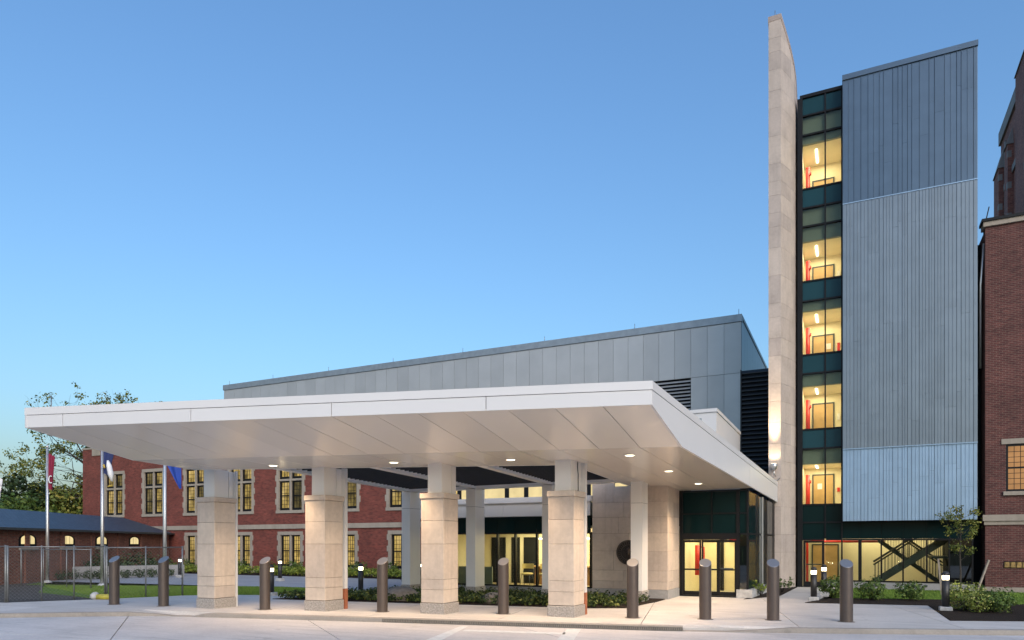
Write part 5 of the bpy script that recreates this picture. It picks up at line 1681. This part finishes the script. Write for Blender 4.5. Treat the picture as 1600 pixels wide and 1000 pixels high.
# right bed
shrub('round_shrub', G(1303, 934.5), 0.50, 0.80, M['leaf_green'], 'round green shrub between the path lights and the rightmost bollard', n=1100, size=0.085, seed=21, group='round shrubs before the tower')
shrub('round_shrub', G(1362, 938.5), 0.50, 0.76, M['leaf_green'], 'round green shrub right of the rightmost bollard', n=1100, size=0.085, seed=22, group='round shrubs before the tower')
shrub('round_shrub', G(1423, 939), 0.46, 0.68, M['leaf_green'], 'round green shrub in the middle before the staircase window', n=1000, size=0.085, seed=23, group='round shrubs before the tower')
shrub('variegated_shrub', G(1509, 954), 0.58, 0.82, M['leaf_variegated'], 'bright yellow-green shrub right of the near path light', n=1700, size=0.07, seed=24)
shrub('variegated_shrub', G(1528, 958), 0.42, 0.66, M['leaf_variegated'], 'speckled cream-leaved shrub in the middle of the right bed', n=1100, size=0.06, seed=25)
shrub('dark_shrub', G(1553, 958), 0.52, 0.68, M['leaf_green'], 'mid green shrub at the right end of the bed', n=1300, size=0.075, seed=26)
for i, (px, py, lab) in enumerate(((1189, 932, 'small leafy plant beside the vestibule kerb'), (1222, 926, 'feathery green plant at the foot of the stone fin'))):
    rg = random.Random(40 + i)
    p = G(px, py)
    t = empty('leafy_plant', (*p, 0.02), lab, 'plant')
    m = MB(); st = MB()
    for k in range(26):
        a = rg.uniform(0, 6.28); L_ = rg.uniform(0.25, 0.55)
        tip = Vector((p[0] + L_ * math.cos(a) * 0.8, p[1] + L_ * math.sin(a) * 0.6, 0.05 + L_ * rg.uniform(0.6, 1.1)))
        st.tube([(p[0], p[1], 0.02), ((p[0] + tip.x) / 2, (p[1] + tip.y) / 2, tip.z * 0.75), tip], [0.008, 0.006, 0.003], 4)
        leaf_cloud(m, tip, (0.1, 0.1, 0.08), 14, 0.075, rg, 0.2, stretch=1.3)
    m.build('foliage', M['leaf_yellow'] if i == 0 else M['leaf_green'], t); st.build('stems', M['bark'], t)
# reddish shrub by the pergola column
shrub('red_shrub', PD(650, 30.5), 0.62, 1.05, M['leaf_red'], 'dark reddish shrub beside the leftmost pergola column', n=900, size=0.09, seed=31)

# ground cover under the pergola
rg = random.Random(77)
bedp = [(-18.7, 19.1), (-15.7, 19.5), (-7.4, 20.72), (-6.5, 21.2), (-6.25, 23.6), (-7.3, 25.0), (-14.5, 25.0), (-16.8, 24.0)]
def inside(p, poly):
    c = False
    for i in range(len(poly)):
        a, b = poly[i], poly[i - 1]
        if (a[1] > p[1]) != (b[1] > p[1]) and p[0] < (b[0] - a[0]) * (p[1] - a[1]) / (b[1] - a[1]) + a[0]: c = not c
    return c
m = MB()
cnt = 0
while cnt < 1500:
    p = (rg.uniform(-18.7, -6.2), rg.uniform(19, 25))
    if not inside(p, bedp): continue
    if rg.random() < (p[1] - 19) / 9: continue
    cnt += 1
    h = rg.uniform(0.12, 0.3)
    leaf_cloud(m, (p[0], p[1], 0.03 + h * 0.6), (0.16, 0.16, h * 0.55), 13, 0.10, rg, 0.2)
gcv = m.build('ground_cover', leaf('ground_cover_leaf', [(0, (0.012, 0.022, 0.008)), (0.5, (0.035, 0.06, 0.015)), (0.85, (0.10, 0.13, 0.025)), (1, (0.22, 0.22, 0.06))]))
tag(gcv, 'low dark green ground cover in the bed behind the columns', 'ground cover', kind='stuff')
# boulders in the bed
for i, (x, y, s, lab) in enumerate(((-14.6, 20.6, 0.62, 'low grey-brown boulder in the planting bed left of the third column'), (-10.9, 20.9, 0.4, 'small boulder in the planting bed right of the third column'))):
    bm = bmesh.new(); bmesh.ops.create_icosphere(bm, subdivisions=3, radius=1)
    rg = random.Random(90 + i)
    for v in bm.verts:
        d = v.co.normalized()
        k = 1 + 0.16 * math.sin(3 * d.x + i) + 0.12 * math.sin(4 * d.y + 1) + 0.05 * math.sin(9 * d.z + 6 * d.x)
        v.co = Vector((d.x * s * 1.3 * k, d.y * s * k, d.z * s * 0.55 * k))
    me = bpy.data.meshes.new('boulder'); bm.to_mesh(me); bm.free(); me.materials.append(M['boulder'])
    for pl in me.polygons: pl.use_smooth = True
    o = bpy.data.objects.new('boulder', me); col.objects.link(o); o.location = (x, y, 0.1)
    tag(o, lab, 'boulder')

# clipped hedge along the brick hall
rg = random.Random(55)
m = MB()
for k in range(420):
    x = rg.uniform(-50, -15); y = rg.uniform(33.8, 34.8)
    leaf_cloud(m, (x, y, 0.30), (0.34, 0.34, 0.26), 34, 0.13, rg, 0.5)
tag(m.build('hosta_border', M['leaf_yellow']), 'bright yellow-green low border planting along the brick hall', 'ground cover', kind='stuff')
words_ = ['first', 'second', 'third', 'fourth', 'fifth', 'sixth', 'seventh', 'eighth', 'ninth', 'tenth', 'eleventh', 'twelfth']
for k in range(12):
    x = -46 + k * 2.55 + rg.uniform(-0.3, 0.3)
    shrub('hall_shrub', (x, 35.6), 0.6, rg.uniform(0.75, 0.95), M['leaf_green'], 'small dark green shrub against the brick hall base, %s from the left' % words_[k], n=260, size=0.14, seed=300 + k, group='shrubs against the brick hall')
# round shrubs along the concrete wall
for k, px in enumerate((16, 41, 65, 92, 114, 140, 156, 197, 218, 237, 262)):
    f = (px + 30) / 318.0
    D = 1.0 / ((1 / 37.5) * (1 - f) + (1 / 44.6) * f) - 0.9
    shrub('ball_shrub', PD(px, D), 0.42, 0.55, M['leaf_dark'], 'small round dark shrub along the concrete wall, %s from the left' % words_[k], n=300, size=0.10, seed=120 + k, group='round shrubs along the concrete wall', z0=-0.03)
# dark hedge above the wall
rg = random.Random(66)
for k in range(8):
    px = 20 + k * 32
    f = (px + 30) / 318.0
    D = 1.0 / ((1 / 37.5) * (1 - f) + (1 / 44.6) * f) + 1.6
    shrub('hedge_bush', PD(px, D), 1.15, 1.7 - 0.35 * (k % 2), M['leaf_dark'], 'dense dark bush above the concrete wall, %s from the left' % words_[k], n=850, size=0.17, seed=160 + k, group='dark bushes above the concrete wall', z0=-0.2)

# short grass on the lawns near the camera
def grass(poly, n, seed, lab, hmax=0.06, z=0.0):
    rg = random.Random(seed)
    xs_ = [p[0] for p in poly]; ys_ = [p[1] for p in poly]
    m = MB(); c = 0; tries = 0
    while c < n and tries < n * 20:
        tries += 1
        p = (rg.uniform(min(xs_), max(xs_)), rg.uniform(min(ys_), max(ys_)))
        if not inside(p, poly): continue
        c += 1
        a = rg.uniform(0, 6.28); w = 0.012; h = rg.uniform(0.5, 1) * hmax
        dx_, dy_ = math.cos(a) * w, math.sin(a) * w
        l = rg.uniform(-0.03, 0.03)
        m.add([(p[0] - dx_, p[1] - dy_, z), (p[0] + dx_, p[1] + dy_, z), (p[0] + l, p[1] + l * 0.5, z + h)], [(0, 1, 2)])
    return tag(m.build('grass', M['grass_blade']), lab, 'grass', kind='stuff')
grass([G(170, 935.3), G(285, 930), G(424, 929.3), G(480, 925), W(-8.2, 31.2), W(-11, 32.6), W(-23, 34)], 45000, 1, 'short green lawn left behind the first column', 0.07, -0.012)
grass([G(1302, 935), G(1470, 937.4), G(1560, 944), (12, 24), (14, 34.8), (-0.4, 34.8)], 45000, 2, 'short green lawn before the stair tower and brick wing', 0.07, -0.004)

# ================================================================== TREES
def grow(m, p, d, L, r, depth, rg, tips, spread=0.55, lift=0.15, segs=3):
    pts = [Vector(p)]; rs = [r]
    dd = Vector(d).normalized()
    for k in range(segs):
        dd = (dd + Vector((rg.uniform(-1, 1), rg.uniform(-1, 1), rg.uniform(-1, 1))) * 0.16 + Vector((0, 0, lift * 0.25))).normalized()
        pts.append(pts[-1] + dd * L / segs); rs.append(r * (1 - 0.45 * (k + 1) / segs))
    m.tube(pts, rs, 6 if r > 0.05 else 4, False)
    if depth == 0:
        tips.append(pts[-1]); tips.append(pts[-2]); return
    nb = rg.choice((2, 3, 3))
    for k in range(nb):
        nd = (dd + Vector((rg.uniform(-1, 1), rg.uniform(-1, 1), rg.uniform(-0.6, 0.9))) * spread * 1.4).normalized()
        grow(m, pts[-1] if k else pts[-2].lerp(pts[-1], rg.uniform(0.3, 1)), nd, L * rg.uniform(0.62, 0.85), rs[-1] * rg.uniform(0.6, 0.8), depth - 1, rg, tips, spread, lift, segs)

# young tree at the right
rg = random.Random(12)
p = Vector((*G(1500, 929), 0))
D_ = p.x * FW.x + p.y * FW.y
t = empty('young_tree', p, 'young staked tree with sparse yellow-green leaves before the tower', 'tree')
m = MB(); tips = []
m.tube([p, p + Vector((0.02, 0, 0.8)), p + Vector((0.0, 0.02, 1.6)), p + Vector((0.03, 0, 2.6)), p + Vector((0.06, 0, 3.55))], [0.04, 0.034, 0.028, 0.018, 0.006], 7)
for k in range(15):
    z = 1.35 + k * 0.125
    a = k * 2.4
    sp_ = 0.55 if 2 < k < 10 else 0.36
    grow(m, p + Vector((0.02, 0, z)), (math.cos(a), math.sin(a), 0.75), sp_, 0.011, 1, rg, tips, 0.6, 0.2, 2)
m.build('trunk', M['bark'], t)
lm = MB()
for q in tips:
    leaf_cloud(lm, q, (0.17, 0.17, 0.14), 13, 0.085, rg, 0.1, stretch=1.2)
leaf_cloud(lm, p + Vector((0.05, 0, 3.35)), (0.1, 0.1, 0.3), 26, 0.08, rg, 0.1, stretch=1.2)
lm.build('crown', M['leaf_autumn'], t)
for (pa, ya, pb, yb, D, lab) in ((1471, 924, 1466, 873, 27.3, 'grey wooden stake leaning left of the young tree'), (1527.5, 922, 1545, 875, 27.8, 'grey wooden stake leaning right of the young tree')):
    A_ = Vector((*PD(pa, D), 2 - (ya - 850) * D / FOC)); B_ = Vector((*PD(pb, D), 2 - (yb - 850) * D / FOC))
    A_ = A_ - (B_ - A_) * 0.1
    tag(MB().bar(A_, B_, 0.065, 0.065).build('tree_stake', M['wood']), lab, 'stake', 'stakes of the young tree')

def place_leaves(tips, n, rad, size, rg, prob=1.0):
    lm = MB()
    for q in tips:
        if rg.random() > prob: continue
        leaf_cloud(lm, q, (rad, rad, rad * 0.7), n, size, rg, 0.1)
    return lm
# big sparse tree behind the brick hall's left end
rg = random.Random(31)
p = Vector((*PD(206, 66), -0.2))
t = empty('sparse_tree', p, 'large sparse tree with half-bare branches behind the canopy', 'tree')
m = MB(); tips = []
base = p + Vector((0, 0, 7.0))
m.tube([p, p + Vector((0.1, 0, 3.5)), base], [0.42, 0.36, 0.30], 9)
rt3 = Vector((RT.x, RT.y, 0)); fw3 = Vector((FW.x, FW.y, 0)); up3 = Vector((0, 0, 1))
for (lr, lf, lz, L_) in ((-1.0, 0.1, 0.42, 3.4), (-0.75, -0.3, 0.75, 3.2), (-0.3, 0.4, 1.0, 3.2), (0.1, -0.1, 1.0, 3.3), (0.6, 0.2, 0.85, 2.8), (-0.95, 0.3, 0.20, 3.6), (-0.85, -0.2, 0.5, 4.2), (-1.0, 0.0, 0.12, 4.4), (0.5, 0.0, 1.0, 3.2)):
    grow(m, base + Vector((0, 0, rg.uniform(-1.2, 0.3))), rt3 * lr + fw3 * lf + up3 * lz, L_, 0.23, 4, rg, tips, 0.55, 0.1, 4)
m.build('trunk', M['bark'], t)
bare = [q for q in tips]
sel = []
for q in bare:
    rel = q - p
    hgt = rel.z; side = rel.dot(rt3)
    if hgt > 15.2 - 0.25 * abs(side) and rg.random() < 0.8: continue
    sel.append(q)
place_leaves(sel, 17, 0.5, 0.21, rg, 0.85).build('crown', M['leaf_autumn'], t)
# dense trees far left
def dense_tree(px, D, h, rad, mat, lab, seed, n=26, size=0.38):
    rg = random.Random(seed)
    p = Vector((*PD(px, D), -0.2))
    t = empty('dense_tree', p, lab, 'tree', 'trees behind the low brick building')
    m = MB(); tips = []
    m.tube([p, p + Vector((0.05, 0.05, h * 0.25)), p + Vector((0.1, 0, h * 0.45))], [0.3, 0.25, 0.2], 8)
    for k in range(7):
        a = k * 0.9 + rg.uniform(-0.2, 0.2)
        grow(m, p + Vector((0.05, 0, h * rg.uniform(0.22, 0.45))), (math.cos(a), math.sin(a), rg.uniform(0.3, 1.1)), h * 0.2, 0.11, 2, rg, tips, 0.6, 0.15, 3)
    m.build('trunk', M['bark'], t)
    lm = MB()
    for k in range(64):
        v = Vector((rg.gauss(0, 1), rg.gauss(0, 1), rg.gauss(0, 1))).normalized() * rg.uniform(0.45, 1.0)
        c = p + Vector((v.x * rad, v.y * rad, h * 0.62 + v.z * h * 0.36))
        leaf_cloud(lm, c, (rad * 0.28, rad * 0.28, rad * 0.22), n * 3, size, rg, 0.25)
    lm.build('crown', mat, t)
dense_tree(20, 62, 8.7, 3.2, M['leaf_dark'], 'tall dark tree at the far left edge', 201)
dense_tree(5, 56, 6.3, 3.6, M['leaf_green'], 'lower mid green tree at the far left edge', 202)
dense_tree(76, 64, 7.2, 3.2, M['leaf_autumn'], 'yellow-green tree behind the slate roof, left of the red flag', 203)
dense_tree(120, 68, 9.0, 3.4, M['leaf_autumn'], 'yellow-green tree touching the brick hall, right of the red flag', 204)
dense_tree(-40, 70, 8.0, 4.5, M['leaf_green'], 'green tree just out of the left edge', 205)

# small fittings
fl = empty('utility_cover', (*PD(1462, 31.6), 0.3), 'small round utility cover on the tower plinth', 'fitting')
cpt = Vector((2.9, 35.1, 0.17))
MB().lathe((cpt.x, cpt.y, cpt.z - 0.05), [(0.02, 0), (0.07, 0.02), (0.07, 0.1), (0.02, 0.12)], 10).build('cover', M['steel_dark'], fl)
